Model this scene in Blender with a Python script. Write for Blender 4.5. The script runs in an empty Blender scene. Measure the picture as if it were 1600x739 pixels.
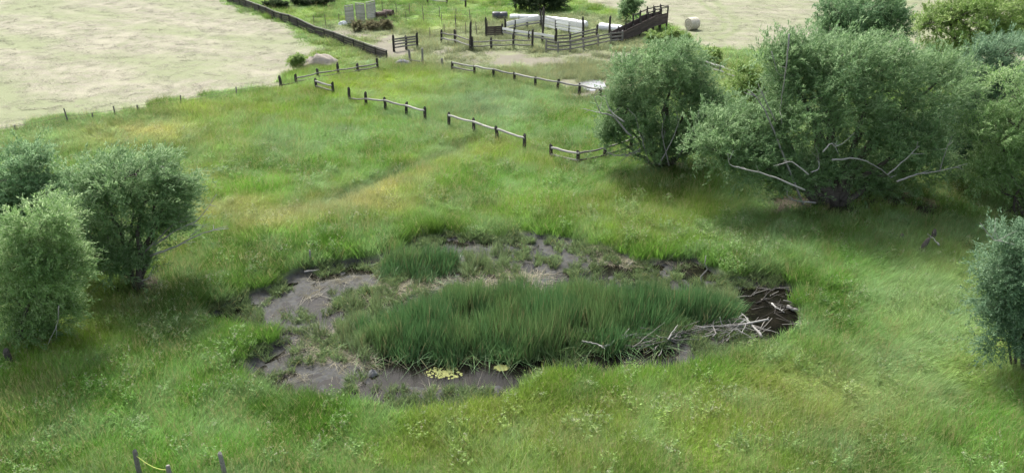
import bpy, math
import numpy as np
from mathutils import Vector, Matrix

# ------------------------------------------------------------------ camera, sky, sun, exposure
scene = bpy.context.scene
COL = scene.collection
CAM_H, PITCH, FPX = 20.0, math.radians(26.0), 1232.0      # metres, down tilt, focal length in photo pixels (1600 wide)
cam = bpy.data.cameras.new('camera')
cam.sensor_fit = 'HORIZONTAL'; cam.sensor_width = 36.0
cam.lens = 36.0 * FPX / 1600.0
cam.clip_start = 0.1; cam.clip_end = 6000.0
camo = bpy.data.objects.new('camera', cam); COL.objects.link(camo)
camo.location = (0, 0, CAM_H); camo.rotation_euler = (math.pi / 2 - PITCH, 0, 0)
scene.camera = camo

SUN_EL, SUN_AZ = math.radians(52), math.radians(-26)       # azimuth from +Y towards +X: behind the scene, to the left
world = bpy.data.worlds.new('World'); scene.world = world; world.use_nodes = True
wt = world.node_tree; wt.nodes.clear()
sky = wt.nodes.new('ShaderNodeTexSky'); sky.sky_type = 'NISHITA'; sky.sun_disc = False
sky.sun_elevation = SUN_EL; sky.sun_rotation = SUN_AZ
sky.air_density = 1.0; sky.dust_density = 4.0; sky.ozone_density = 1.0
hs = wt.nodes.new('ShaderNodeHueSaturation'); hs.inputs['Saturation'].default_value = 0.55
bg = wt.nodes.new('ShaderNodeBackground'); bg.inputs['Strength'].default_value = 0.15
wo = wt.nodes.new('ShaderNodeOutputWorld')
wt.links.new(sky.outputs[0], hs.inputs['Color']); wt.links.new(hs.outputs[0], bg.inputs[0]); wt.links.new(bg.outputs[0], wo.inputs[0])

sun = bpy.data.lights.new('sun', 'SUN'); sun.energy = 2.6; sun.angle = math.radians(10); sun.color = (1.0, 0.975, 0.93)
suno = bpy.data.objects.new('sun', sun); COL.objects.link(suno)
sd = Vector((math.cos(SUN_EL) * math.sin(SUN_AZ), math.cos(SUN_EL) * math.cos(SUN_AZ), math.sin(SUN_EL)))
suno.rotation_euler = sd.to_track_quat('Z', 'Y').to_euler()
suno.location = (0, 0, 60)
vs = scene.view_settings
vs.view_transform = 'Standard'; vs.look = 'None'; vs.gamma = 1.0; vs.use_curve_mapping = False
vs.exposure = 1.50
scene.render.engine = 'CYCLES'
cy = scene.cycles
cy.use_denoising = True; cy.max_bounces = 6; cy.diffuse_bounces = 3; cy.transmission_bounces = 3; cy.transparent_max_bounces = 4; cy.glossy_bounces = 2

# ------------------------------------------------------------------ pixel -> place
SP, CP = math.sin(PITCH), math.cos(PITCH)
def ray(u, v):
    a = 369.5 - v
    return np.array([u - 800.0, FPX * CP + a * SP, -FPX * SP + a * CP])
def px(u, v, z=0.0):                      # point where the ray meets height z
    d = ray(u, v); t = (z - CAM_H) / d[2]
    return np.array([d[0] * t, d[1] * t, z])
def at(u, v, Y):                          # point of the ray in the upright plane y = Y
    d = ray(u, v); t = Y / d[1]
    return np.array([d[0] * t, Y, CAM_H + d[2] * t])
def mpp(Y):                               # metres per photo pixel about depth Y (ground)
    return math.hypot(Y, CAM_H) / FPX

# ------------------------------------------------------------------ noise, polygons
_rng0 = np.random.default_rng(5)
_TAB = _rng0.random((64, 256, 256)).astype(np.float32)[:12]
def vnoise(x, y, seed=0):
    T = _TAB[seed % 12]
    xi = np.floor(x).astype(np.int64); yi = np.floor(y).astype(np.int64)
    fx = x - xi; fy = y - yi
    fx = fx * fx * (3 - 2 * fx); fy = fy * fy * (3 - 2 * fy)
    a = T[xi & 255, yi & 255]; b = T[(xi + 1) & 255, yi & 255]; c = T[xi & 255, (yi + 1) & 255]; d = T[(xi + 1) & 255, (yi + 1) & 255]
    return (a * (1 - fx) + b * fx) * (1 - fy) + (c * (1 - fx) + d * fx) * fy
def fbm(x, y, s, seed=0, oct=4):
    v = 0; a = 0.5; tot = 0
    for i in range(oct):
        v = v + a * vnoise(x / s + 17.3 * i, y / s - 9.1 * i, seed + i); tot += a; a *= 0.5; s *= 0.5
    return v / tot
def sdist(x, y, poly):                    # signed distance, inside > 0
    P = np.asarray(poly)[:, :2]; n = len(P)
    d2 = np.full(x.shape, 1e18); ins = np.zeros(x.shape, bool)
    for i in range(n):
        ax, ay = P[i]; bx, by = P[(i + 1) % n]
        ex, ey = bx - ax, by - ay
        t = np.clip(((x - ax) * ex + (y - ay) * ey) / (ex * ex + ey * ey + 1e-12), 0, 1)
        d2 = np.minimum(d2, (x - ax - t * ex) ** 2 + (y - ay - t * ey) ** 2)
        c = ((ay > y) != (by > y)) & (x < (bx - ax) * (y - ay) / (by - ay + 1e-12) + ax)
        ins ^= c
    d = np.sqrt(d2)
    return np.where(ins, d, -d)
def sstep(a, b, x):
    t = np.clip((x - a) / (b - a), 0, 1); return t * t * (3 - 2 * t)
def W(pts): return [tuple(px(u, v)[:2]) for u, v in pts]
def pathdist(x, y, pts):
    d2 = np.full(x.shape, 1e18)
    for (ax, ay), (bx, by) in zip(pts[:-1], pts[1:]):
        ex, ey = bx - ax, by - ay
        t = np.clip(((x - ax) * ex + (y - ay) * ey) / (ex * ex + ey * ey + 1e-12), 0, 1)
        d2 = np.minimum(d2, (x - ax - t * ex) ** 2 + (y - ay - t * ey) ** 2)
    return np.sqrt(d2)

HAY_L = [(-260, 66)] + W([(0, 209), (110, 188), (290, 162), (436, 136), (470, 118), (462, 100), (500, 74), (470, 55), (420, 34), (372, 13), (340, -5), (300, -40)]) + [(-260, 330)]
HAY_R = W([(898, -2), (960, 12), (1048, 40), (1060, 60), (1100, 76), (1200, 84), (1300, 92), (1500, 104), (1700, 112)]) + [(330, 100), (330, 330), (30, 330)] + W([(880, -40)])
YARD = [W([(893, 124), (945, 122), (960, 142), (905, 147)]), W([(680, 82), (740, 84), (830, 84), (900, 88), (985, 76), (1000, 86), (1000, 104), (930, 100), (820, 108), (740, 100), (690, 96)]),
        W([(605, 92), (565, 62), (520, 50), (520, 44), (600, 50), (650, 82), (650, 92)])]
TRACK_PALE = [W([(850, 100), (930, 86), (1010, 82), (1010, 92), (930, 98)])]
POND = W([(318, 486), (380, 456), (465, 420), (520, 403), (585, 400), (620, 386), (690, 352), (740, 366), (830, 358), (885, 364), (935, 378), (1000, 402), (1090, 398),
          (1140, 425), (1225, 434), (1258, 448), (1252, 468), (1268, 488), (1258, 512), (1228, 530), (1195, 541), (1100, 566), (960, 588), (870, 584), (800, 616), (700, 648), (600, 646), (520, 626), (430, 612), (355, 590),
          (395, 556), (425, 528), (392, 520), (335, 510)])
DEEP = [W([(585, 548), (700, 550), (850, 545), (900, 545), (850, 572), (740, 592), (600, 592)]),
        W([(1150, 440), (1252, 440), (1262, 515), (1200, 525), (1160, 495)]),
        W([(935, 402), (1000, 410), (990, 420), (940, 416)]), W([(1060, 408), (1110, 405), (1130, 425), (1080, 430)]),
        W([(900, 540), (1030, 530), (1060, 555), (930, 575)])]
CATTAIL = [W([(554, 528), (580, 500), (640, 480), (720, 462), (900, 454), (1040, 462), (1140, 478), (1135, 500), (1000, 530), (920, 538), (845, 556), (760, 553), (640, 551), (570, 545)]),
           W([(588, 408), (640, 398), (700, 400), (704, 420), (640, 426), (594, 426)])]
DITCH = W([(742, 222), (700, 240), (640, 262), (560, 298), (520, 316)])

TAN = W([(770, 232), (700, 258), (640, 284), (560, 312), (470, 340), (360, 356)])
def terrain(x, y):
    x = np.asarray(x, float); y = np.asarray(y, float)
    z = (fbm(x, y, 14, 0) - 0.5) * 0.9 + (fbm(x, y, 3.2, 3, 3) - 0.5) * 0.22
    fade = sstep(190, 120, np.abs(x)) * sstep(215, 150, y) * sstep(5, 14, y)
    z = z * fade
    hay = np.maximum(sdist(x, y, HAY_L), sdist(x, y, HAY_R))
    z = z * (1 - 0.75 * sstep(0, 3, hay))
    z = z - 0.35 * sstep(1.3, 0.0, pathdist(x, y, DITCH))
    sdp = sdist(x, y, POND) + (fbm(x, y, 1.4, 5, 3) - 0.5) * 1.1
    k = sstep(-0.5, 0.7, sdp)
    deep = np.maximum.reduce([sdist(x, y, p) for p in DEEP]) + (fbm(x, y, 1.0, 7, 3) - 0.5) * 0.9
    bed = -0.40 + (fbm(x, y, 1.1, 2, 4) - 0.5) * 0.26 + (fbm(x, y, 0.38, 6, 2) - 0.5) * 0.11 + 0.0 - 0.28 * sstep(-0.3, 0.4, deep)
    return z * (1 - k) + bed * k
def tz(x, y): return float(terrain(np.array([x]), np.array([y]))[0])
def gp(u, v):                             # ground point under a photo pixel, terrain included
    p = px(u, v)
    for _ in range(4): p = px(u, v, tz(p[0], p[1]))
    return p
WATER_Z = -0.40

# ------------------------------------------------------------------ materials
def nt(name):
    m = bpy.data.materials.new(name); m.use_nodes = True
    t = m.node_tree; t.nodes.clear()
    o = t.nodes.new('ShaderNodeOutputMaterial')
    return m, t, o
def N(t, typ, **kw):
    n = t.nodes.new(typ)
    for k, v in kw.items(): setattr(n, k, v)
    return n
def mixc(t, fac, a, b, blend='MIX'):
    n = t.nodes.new('ShaderNodeMix'); n.data_type = 'RGBA'; n.blend_type = blend
    for s, v in ((0, fac), (6, a), (7, b)):
        if isinstance(v, bpy.types.NodeSocket): t.links.new(v, n.inputs[s])
        elif isinstance(v, (int, float)): n.inputs[s].default_value = v
        else: n.inputs[s].default_value = (*v, 1)
    return n.outputs[2]
def noise(t, scale, detail=4, rough=0.6, vec=None, dist=0.0):
    n = t.nodes.new('ShaderNodeTexNoise'); n.inputs['Scale'].default_value = scale; n.inputs['Detail'].default_value = detail
    n.inputs['Roughness'].default_value = rough; n.inputs['Distortion'].default_value = dist
    if vec is not None: t.links.new(vec, n.inputs['Vector'])
    return n.outputs['Fac']
def ramp(t, fac, stops):
    n = t.nodes.new('ShaderNodeValToRGB'); e = n.color_ramp.elements
    while len(e) < len(stops): e.new(0.5)
    for i, (p, c) in enumerate(stops):
        e[i].position = p; e[i].color = (*c, 1) if not isinstance(c, float) else (c, c, c, 1)
    t.links.new(fac, n.inputs[0]); return n.outputs[0]
def princ(t, o, col, rough=0.8, bump=None, bstr=0.4, bdist=0.02, spec=0.3):
    b = t.nodes.new('ShaderNodeBsdfPrincipled')
    if isinstance(col, bpy.types.NodeSocket): t.links.new(col, b.inputs['Base Color'])
    else: b.inputs['Base Color'].default_value = (*col, 1)
    if isinstance(rough, bpy.types.NodeSocket): t.links.new(rough, b.inputs['Roughness'])
    else: b.inputs['Roughness'].default_value = rough
    b.inputs['Specular IOR Level'].default_value = spec
    if bump is not None:
        n = t.nodes.new('ShaderNodeBump'); n.inputs['Strength'].default_value = bstr; n.inputs['Distance'].default_value = bdist
        t.links.new(bump, n.inputs['Height']); t.links.new(n.outputs[0], b.inputs['Normal'])
    t.links.new(b.outputs[0], o.inputs[0]); return b

def mat_ground():
    m, t, o = nt('ground_soil')
    g = N(t, 'ShaderNodeNewGeometry').outputs['Position']
    A = lambda nm: N(t, 'ShaderNodeAttribute', attribute_name=nm)
    tint = A('tint').outputs['Color']; hay = A('hay').outputs['Fac']; dirt = A('dirt').outputs['Fac']; mud = A('mud').outputs['Fac']
    n1 = noise(t, 0.9, 6, 0.65, g); n2 = noise(t, 6.0, 5, 0.7, g); n3 = noise(t, 0.22, 5, 0.6, g)
    thatch = mixc(t, n2, (0.06, 0.07, 0.028), (0.13, 0.13, 0.055))
    grass = mixc(t, 0.55, thatch, tint)
    hayc = mixc(t, ramp(t, n2, [(0.3, 0.0), (0.7, 1.0)]), (0.11, 0.102, 0.072), (0.23, 0.216, 0.163))
    hayc = mixc(t, ramp(t, n1, [(0.42, 0.0), (0.62, 0.55)]), hayc, (0.11, 0.135, 0.058))
    hayc = mixc(t, ramp(t, n3, [(0.45, 0.0), (0.62, 0.5)]), hayc, (0.25, 0.235, 0.172))
    hayc = mixc(t, A('hgreen').outputs['Fac'], hayc, (0.140, 0.158, 0.082))
    dirtc = mixc(t, n1, (0.105, 0.095, 0.072), (0.17, 0.155, 0.12))
    dirtc = mixc(t, ramp(t, n2, [(0.5, 0.0), (0.65, 0.5)]), dirtc, (0.10, 0.115, 0.055))
    n5 = noise(t, 2.6, 7, 0.75, g)
    mudc = mixc(t, ramp(t, n5, [(0.36, 0.0), (0.62, 1.0)]), (0.012, 0.0125, 0.012), (0.044, 0.045, 0.046))
    mudc = mixc(t, ramp(t, n2, [(0.45, 0.0), (0.7, 0.7)]), mudc, (0.050, 0.048, 0.026))
    c = mixc(t, hay, grass, hayc); c = mixc(t, dirt, c, dirtc); c = mixc(t, mud, c, mudc)
    c = mixc(t, A('litter_shade').outputs['Fac'], c, mixc(t, n2, (0.022, 0.019, 0.012), (0.06, 0.052, 0.034)))  # leaf litter mixed in dark, painting shade beneath the crowns
    rn = N(t, 'ShaderNodeMath', operation='MULTIPLY_ADD'); rn.inputs[1].default_value = -0.32; rn.inputs[2].default_value = 0.92
    t.links.new(mud, rn.inputs[0])
    princ(t, o, c, rn.outputs[0], n2, 0.8, 0.06, 0.13)
    return m
def mat_blade(name, dry=(0.30, 0.28, 0.12), dryamt=0.07, trans=0.45, spec=0.25, rough=0.6):
    m, t, o = nt(name)
    tint = N(t, 'ShaderNodeAttribute', attribute_type='INSTANCER', attribute_name='tint').outputs['Color']
    rnd = N(t, 'ShaderNodeAttribute', attribute_name='rnd').outputs['Fac']
    hsv = N(t, 'ShaderNodeHueSaturation')
    mr = N(t, 'ShaderNodeMapRange'); mr.inputs['To Min'].default_value = 0.68; mr.inputs['To Max'].default_value = 1.36
    t.links.new(rnd, mr.inputs['Value']); t.links.new(mr.outputs[0], hsv.inputs['Value']); t.links.new(tint, hsv.inputs['Color'])
    gt = N(t, 'ShaderNodeMath', operation='GREATER_THAN'); gt.inputs[1].default_value = 1 - dryamt; t.links.new(rnd, gt.inputs[0])
    c = mixc(t, gt.outputs[0], hsv.outputs[0], dry)
    b = N(t, 'ShaderNodeBsdfPrincipled'); b.inputs['Roughness'].default_value = rough; b.inputs['Specular IOR Level'].default_value = spec
    t.links.new(c, b.inputs['Base Color'])
    tr = N(t, 'ShaderNodeBsdfTranslucent'); t.links.new(c, tr.inputs['Color'])
    mx = N(t, 'ShaderNodeMixShader'); mx.inputs[0].default_value = trans
    t.links.new(b.outputs[0], mx.inputs[1]); t.links.new(tr.outputs[0], mx.inputs[2]); t.links.new(mx.outputs[0], o.inputs[0])
    return m
def mat_leaf(name, top, under, trans=0.3):
    m, t, o = nt(name)
    rnd = N(t, 'ShaderNodeAttribute', attribute_name='rnd').outputs['Fac']
    geo = N(t, 'ShaderNodeNewGeometry')
    c = mixc(t, geo.outputs['Backfacing'], top, under)
    hsv = N(t, 'ShaderNodeHueSaturation'); t.links.new(c, hsv.inputs['Color'])
    mr = N(t, 'ShaderNodeMapRange'); mr.inputs['To Min'].default_value = 0.72; mr.inputs['To Max'].default_value = 1.28
    t.links.new(rnd, mr.inputs['Value']); t.links.new(mr.outputs[0], hsv.inputs['Value'])
    mr2 = N(t, 'ShaderNodeMapRange'); mr2.inputs['To Min'].default_value = 0.515; mr2.inputs['To Max'].default_value = 0.485
    t.links.new(rnd, mr2.inputs['Value']); t.links.new(mr2.outputs[0], hsv.inputs['Hue'])
    b = N(t, 'ShaderNodeBsdfPrincipled'); b.inputs['Roughness'].default_value = 0.6; b.inputs['Specular IOR Level'].default_value = 0.25
    t.links.new(hsv.outputs[0], b.inputs['Base Color'])
    tr = N(t, 'ShaderNodeBsdfTranslucent'); t.links.new(hsv.outputs[0], tr.inputs['Color'])
    mx = N(t, 'ShaderNodeMixShader'); mx.inputs[0].default_value = trans
    t.links.new(b.outputs[0], mx.inputs[1]); t.links.new(tr.outputs[0], mx.inputs[2]); t.links.new(mx.outputs[0], o.inputs[0])
    return m
def mat_wood(name, a, b, scale=3.0, rough=0.85):
    m, t, o = nt(name)
    tc = N(t, 'ShaderNodeTexCoord').outputs['Object']
    oi = N(t, 'ShaderNodeObjectInfo').outputs['Random']
    mp = N(t, 'ShaderNodeMapping'); mp.inputs['Scale'].default_value = (1.0, 6.0, 6.0)
    t.links.new(tc, mp.inputs['Vector'])
    n1 = noise(t, scale, 6, 0.7, mp.outputs[0], 0.6)
    c = mixc(t, ramp(t, n1, [(0.3, 0.0), (0.7, 1.0)]), a, b)
    hsv = N(t, 'ShaderNodeHueSaturation'); t.links.new(c, hsv.inputs['Color'])
    mr = N(t, 'ShaderNodeMapRange'); mr.inputs['To Min'].default_value = 0.75; mr.inputs['To Max'].default_value = 1.2
    t.links.new(oi, mr.inputs['Value']); t.links.new(mr.outputs[0], hsv.inputs['Value'])
    princ(t, o, hsv.outputs[0], rough, n1, 0.6, 0.02, 0.2)
    return m
def mat_plain(name, a, b, scale=2.0, rough=0.7, bstr=0.3, bd=0.03, spec=0.3):
    m, t, o = nt(name)
    g = N(t, 'ShaderNodeTexCoord').outputs['Object']
    n1 = noise(t, scale, 6, 0.65, g)
    princ(t, o, mixc(t, ramp(t, n1, [(0.3, 0.0), (0.7, 1.0)]), a, b), rough, n1, bstr, bd, spec)
    return m
def mat_water():
    m, t, o = nt('pond_water_murky')
    g = N(t, 'ShaderNodeNewGeometry').outputs['Position']
    n1 = noise(t, 1.3, 5, 0.6, g); n2 = noise(t, 9, 4, 0.6, g)
    c = mixc(t, ramp(t, n1, [(0.4, 0.0), (0.65, 1.0)]), (0.004, 0.004, 0.003), (0.011, 0.010, 0.007))
    princ(t, o, c, 0.05, n2, 0.08, 0.02, 0.10)
    return m
M = dict(
    ground=mat_ground(), blade=mat_blade('grass_blade'), reed=mat_blade('cattail_blade', dry=(0.22, 0.215, 0.10), dryamt=0.09, trans=0.3, rough=0.5),
    weed=mat_blade('weed_leaf', dry=(0.36, 0.36, 0.24), dryamt=0.06), straw=mat_blade('straw', dry=(0.245, 0.228, 0.172), dryamt=0.2, trans=0.15, rough=0.85),
    wood_dark=mat_wood('weathered_dark_wood', (0.022, 0.020, 0.016), (0.055, 0.050, 0.042)),
    wood_grey=mat_wood('weathered_grey_wood', (0.10, 0.094, 0.082), (0.20, 0.19, 0.168)),
    wood_pale=mat_wood('bleached_rail_wood', (0.16, 0.152, 0.13), (0.31, 0.30, 0.265)),
    wood_white=mat_wood('whitewashed_plank', (0.62, 0.60, 0.55), (0.78, 0.76, 0.72)),
    wood_brown=mat_wood('brown_plank', (0.042, 0.032, 0.027), (0.095, 0.075, 0.064)),
    pallet=mat_wood('pale_pallet_wood', (0.22, 0.205, 0.19), (0.34, 0.325, 0.30)),
    bark=mat_wood('willow_bark', (0.04, 0.035, 0.028), (0.10, 0.09, 0.074), 2.0),
    dead=mat_wood('silvery_deadwood', (0.16, 0.155, 0.138), (0.31, 0.30, 0.278), 2.5),
    steel=mat_plain('rusty_steel', (0.07, 0.055, 0.045), (0.16, 0.13, 0.11), 6, 0.7),
    rust=mat_plain('rusted_drum', (0.035, 0.022, 0.016), (0.085, 0.058, 0.042), 4, 0.8),
    plastic=mat_plain('white_wrap', (0.46, 0.47, 0.47), (0.60, 0.61, 0.61), 1.2, 0.45, 0.5, 0.05),
    blackwrap=mat_plain('black_wrap', (0.018, 0.02, 0.024), (0.05, 0.055, 0.062), 1.5, 0.45, 0.5, 0.05),
    bale=mat_plain('round_bale_straw', (0.30, 0.275, 0.21), (0.46, 0.43, 0.34), 5, 0.95, 1.0, 0.08),
    dirt=mat_plain('dry_earth', (0.17, 0.15, 0.12), (0.27, 0.24, 0.20), 1.6, 0.95, 1.0, 0.15),
    rock=mat_plain('grey_stone', (0.10, 0.10, 0.10), (0.18, 0.18, 0.178), 3, 0.9, 0.8, 0.05),
    algae=mat_plain('yellow_algae', (0.13, 0.15, 0.04), (0.23, 0.23, 0.085), 6, 0.9, 1.0, 0.05),
    twine=mat_plain('yellow_twine', (0.30, 0.36, 0.08), (0.42, 0.46, 0.12), 8, 0.8),
    water=mat_water(),
)
def leafm(k, top, under, trans=0.48): M[k] = mat_leaf(k, top, under, trans)
leafm('leaf_willow', (0.136, 0.235, 0.088), (0.235, 0.330, 0.170))
leafm('leaf_grey', (0.112, 0.212, 0.084), (0.21, 0.315, 0.165))
leafm('leaf_yellow', (0.159, 0.259, 0.053), (0.256, 0.333, 0.132))
leafm('leaf_light', (0.164, 0.281, 0.090), (0.304, 0.405, 0.203))
leafm('leaf_blue', (0.112, 0.198, 0.100), (0.205, 0.300, 0.185))
leafm('leaf_dry', (0.12, 0.115, 0.055), (0.17, 0.16, 0.09))
leafm('leaf_dark', (0.035, 0.062, 0.022), (0.060, 0.085, 0.040))

# ------------------------------------------------------------------ mesh helpers
class MB:
    def __init__(s): s.v = []; s.f = []; s.n = 0
    def add(s, v, f):
        s.v.append(np.asarray(v, float)); s.f.extend([tuple(i + s.n for i in q) for q in f]); s.n += len(v)
    def tube(s, P, R, k=6, cap=True):
        P = np.asarray(P, float); n = len(P); R = np.broadcast_to(np.asarray(R, float), (n,))
        T = np.gradient(P, axis=0); T /= np.linalg.norm(T, axis=1)[:, None] + 1e-9
        ref = np.array([0, 0, 1.0]) if abs(T[0][2]) < 0.8 else np.array([1.0, 0, 0])
        A = np.cross(T, ref); A /= np.linalg.norm(A, axis=1)[:, None] + 1e-9; B = np.cross(T, A)
        a = np.arange(k) * 2 * math.pi / k
        V = P[:, None, :] + R[:, None, None] * (np.cos(a)[None, :, None] * A[:, None, :] + np.sin(a)[None, :, None] * B[:, None, :])
        F = [(i * k + j, i * k + (j + 1) % k, (i + 1) * k + (j + 1) % k, (i + 1) * k + j) for i in range(n - 1) for j in range(k)]
        if cap: F += [tuple(range(k - 1, -1, -1)), tuple((n - 1) * k + j for j in range(k))]
        s.add(V.reshape(-1, 3), F); return s
    def box(s, lo, hi, c=0.0):
        x0, y0, z0 = lo; x1, y1, z1 = hi
        s.add([(x0, y0, z0), (x1, y0, z0), (x1, y1, z0), (x0, y1, z0), (x0, y0, z1), (x1, y0, z1), (x1, y1, z1), (x0, y1, z1)],
              [(0, 3, 2, 1), (4, 5, 6, 7), (0, 1, 5, 4), (1, 2, 6, 5), (2, 3, 7, 6), (3, 0, 4, 7)]); return s
    def mesh(s, name, mat, smooth=False):
        me = bpy.data.meshes.new(name); me.from_pydata(np.concatenate(s.v).tolist(), [], s.f); me.materials.append(mat)
        if smooth: me.polygons.foreach_set('use_smooth', np.ones(len(me.polygons), bool))
        me.update(); return me
def link(name, me, parent=None, loc=None, rot=None, scale=None):
    o = bpy.data.objects.new(name, me); COL.objects.link(o)
    if parent is not None: o.parent = parent
    if loc is not None: o.location = loc
    if rot is not None: o.rotation_euler = rot
    if scale is not None: o.scale = scale
    return o
def tag(o, label, cat, group=None):
    o['label'] = label; o['category'] = cat
    if group: o['group'] = group
    return o
def empty(name, loc, label, cat, group=None):
    o = bpy.data.objects.new(name, None); COL.objects.link(o); o.location = tuple(loc); o.empty_display_size = 0.2
    return tag(o, label, cat, group)
def fast_mesh(name, V, F, mat, attrs=None, smooth=False):        # V (n,3), F (m,k) arrays
    me = bpy.data.meshes.new(name); k = F.shape[1]
    me.vertices.add(len(V)); me.vertices.foreach_set('co', V.astype(np.float32).ravel())
    me.loops.add(F.size); me.loops.foreach_set('vertex_index', F.astype(np.int32).ravel())
    me.polygons.add(len(F)); me.polygons.foreach_set('loop_start', np.arange(0, F.size, k, dtype=np.int32))
    if smooth: me.polygons.foreach_set('use_smooth', np.ones(len(F), bool))
    for nm, (typ, arr) in (attrs or {}).items():
        a = me.attributes.new(nm, typ, 'POINT')
        key = {'FLOAT': 'value', 'INT': 'value', 'FLOAT_COLOR': 'color', 'FLOAT_VECTOR': 'vector'}[typ]
        a.data.foreach_set(key, np.ascontiguousarray(arr).ravel())
    if mat is not None: me.materials.append(mat)
    me.update(); me.validate(); return me

# ------------------------------------------------------------------ colours of the ground cover (albedo, with tree shade painted in), laid out in metres
def blob(u, v, ru, rv, col, wgt=1.0):
    c = px(u, v); a = (px(u + ru, v) - c)[:2]; b = (px(u, v - rv) - c)[:2] if v - rv > -150 else (c - px(u, v + rv))[:2]
    return (c[:2], np.linalg.inv(np.array([a, b]).T), np.array(col), wgt)
G0 = (0.118, 0.212, 0.050); GB = (0.122, 0.262, 0.040); GY = (0.232, 0.318, 0.074); ST = (0.43, 0.38, 0.17)
GP = (0.255, 0.365, 0.170); GSHADE = (0.075, 0.130, 0.034); BG = (0.165, 0.25, 0.125); YG = (0.285, 0.385, 0.070)
BLOBS = [blob(*a) for a in [
    (560, 225, 190, 55, GB, .8), (350, 290, 120, 50, GB, .5), (600, 135, 110, 22, YG, .9), (770, 165, 90, 25, BG, .8), (700, 190, 60, 20, GP, .6), (890, 195, 60, 25, GB, .9),
    (235, 212, 60, 12, ST, 1.0), (560, 318, 60, 10, ST, .6), (330, 330, 50, 10, ST, .6), (1000, 640, 80, 20, (0.29, .28, .085), .6), (1330, 610, 70, 24, (0.29, .275, .085), .6), (760, 660, 70, 18, (0.28, .28, .08), .5), (180, 228, 90, 12, (0.28, 0.27, .10), .6), (60, 225, 70, 18, GP, .7), (150, 190, 160, 12, GP, .4), (320, 180, 80, 10, (0.26, .27, .10), .6), (400, 170, 60, 12, YG, .6),
    (600, 300, 70, 18, ST, .7), (540, 320, 60, 16, (0.30, .27, .09), .6), (350, 345, 80, 14, (0.30, .29, .11), .7), (290, 290, 40, 20, ST, .5), (740, 245, 60, 14, YG, .6), (640, 285, 80, 14, GY, .6),
    (500, 350, 120, 14, GY, .5), (760, 290, 140, 28, GB, .7), (480, 385, 100, 20, GB, .7), (900, 330, 200, 25, GY, .35), (1080, 370, 130, 30, GB, .45), (1190, 385, 60, 28, GP, .5),
    (450, 235, 60, 12, GP, .7), (520, 205, 50, 14, GP, .5),
    (1000, 660, 300, 55, GY, .85), (1240, 600, 110, 40, (0.275, .315, .095), .75), (1330, 640, 90, 60, (0.245, .275, .09), .6), (1100, 720, 120, 40, GY, .6), (820, 690, 90, 30, (0.25, .285, .085), .6),
    (640, 690, 120, 40, GY, .55), (1450, 470, 130, 90, GP, .75), (1420, 540, 90, 40, GP, .6), (1560, 660, 90, 60, GB, .8), (1520, 600, 60, 30, YG, .6), (1300, 480, 60, 60, GB, .7), (1350, 400, 90, 30, GB, .6),
    (80, 590, 120, 60, GB, .9), (160, 660, 160, 60, GB, .8), (330, 690, 140, 50, GB, .8), (100, 530, 80, 40, YG, .6), (30, 640, 40, 20, GP, .6), (130, 670, 60, 20, BG, .5), (480, 640, 120, 40, GB, .5),
    (400, 500, 80, 30, GB, .5), (280, 500, 80, 50, GSHADE, .6), (480, 700, 120, 30, GB, .5), (700, 600, 60, 20, BG, .5), (860, 600, 120, 30, GB, .7), (1050, 590, 120, 20, GB, .6),  # the darkest green patch paints the left willow's shadow
    (1300, 330, 200, 40, GSHADE, .5), (520, 80, 60, 14, (0.11, .21, .05), .8), (560, 25, 120, 16, (0.14, .21, .075), .7), (800, 92, 190, 16, (0.22, .225, .135), .8), (560, 65, 60, 20, (0.2, .21, .12), .7), (760, 55, 120, 20, (0.20, .23, .11), .6), (860, 100, 90, 12, BG, .7), (690, 40, 50, 14, YG, .5),  # first patch paints the shade below the largest willow
    (680, 50, 30, 6, YG, .7), (960, 15, 60, 12, GB, .6), (1050, 55, 40, 14, GB, .8), (1120, 90, 60, 12, GP, .5)]]
YARDG = W([(596, 99), (660, 106), (707, 109), (840, 132), (945, 154), (1100, 140), (1100, 80), (1000, 40), (930, 20), (860, 20), (760, 30), (660, 45), (560, 36), (500, 44), (560, 66)])
def tint_at(x, y):
    c = np.tile(np.array(G0), (len(x), 1))
    wx = x + (fbm(x, y, 4, 1) - .5) * 4; wy = y + (fbm(x, y, 4, 6) - .5) * 4
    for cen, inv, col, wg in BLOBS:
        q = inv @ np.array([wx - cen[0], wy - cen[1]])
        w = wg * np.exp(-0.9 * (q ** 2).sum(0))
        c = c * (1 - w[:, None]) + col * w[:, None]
    dd = pathdist(x, y, DITCH); wv = (fbm(x, y, 2.2, 3, 3) - .5)
    k = (0.9 * sstep(1.5, 0.5, dd + wv))[:, None]; c = c * (1 - k) + np.array((0.075, 0.13, 0.04)) * k
    k = (0.62 * sstep(1.7, 0.2, pathdist(x, y, TAN) + wv * 4.0) * sstep(.38, .55, fbm(x, y, 3.5, 9, 3)))[:, None]; c = c * (1 - k) + np.array(ST) * k
    n = fbm(x, y, 2.6, 4, 4); n2 = fbm(x, y, 7, 8, 3); n3 = fbm(x, y, 1.0, 9, 2)
    c = c * (0.42 + 1.16 * n[:, None])
    k = sstep(0.5, 0.68, n2)[:, None] * 0.5; c = c * (1 - k) + np.array(GY) * k
    k = sstep(0.5, 0.72, n3)[:, None] * 0.5; c = c * (1 - k) + np.array(GP) * k
    k = 1.25 * (sstep(-2.5, 2.5, sdist(x, y, YARDG) + (fbm(x, y, 3, 3) - .5) * 5) * 0.62)[:, None]; c = c * (1 - k) + np.array([0.205, 0.225, 0.135]) * (0.6 + .8 * n[:, None]) * k
    l_ = c.mean(1, keepdims=True); c = np.maximum(l_ + (c - l_) * 1.16, 0.01)
    return c
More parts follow.
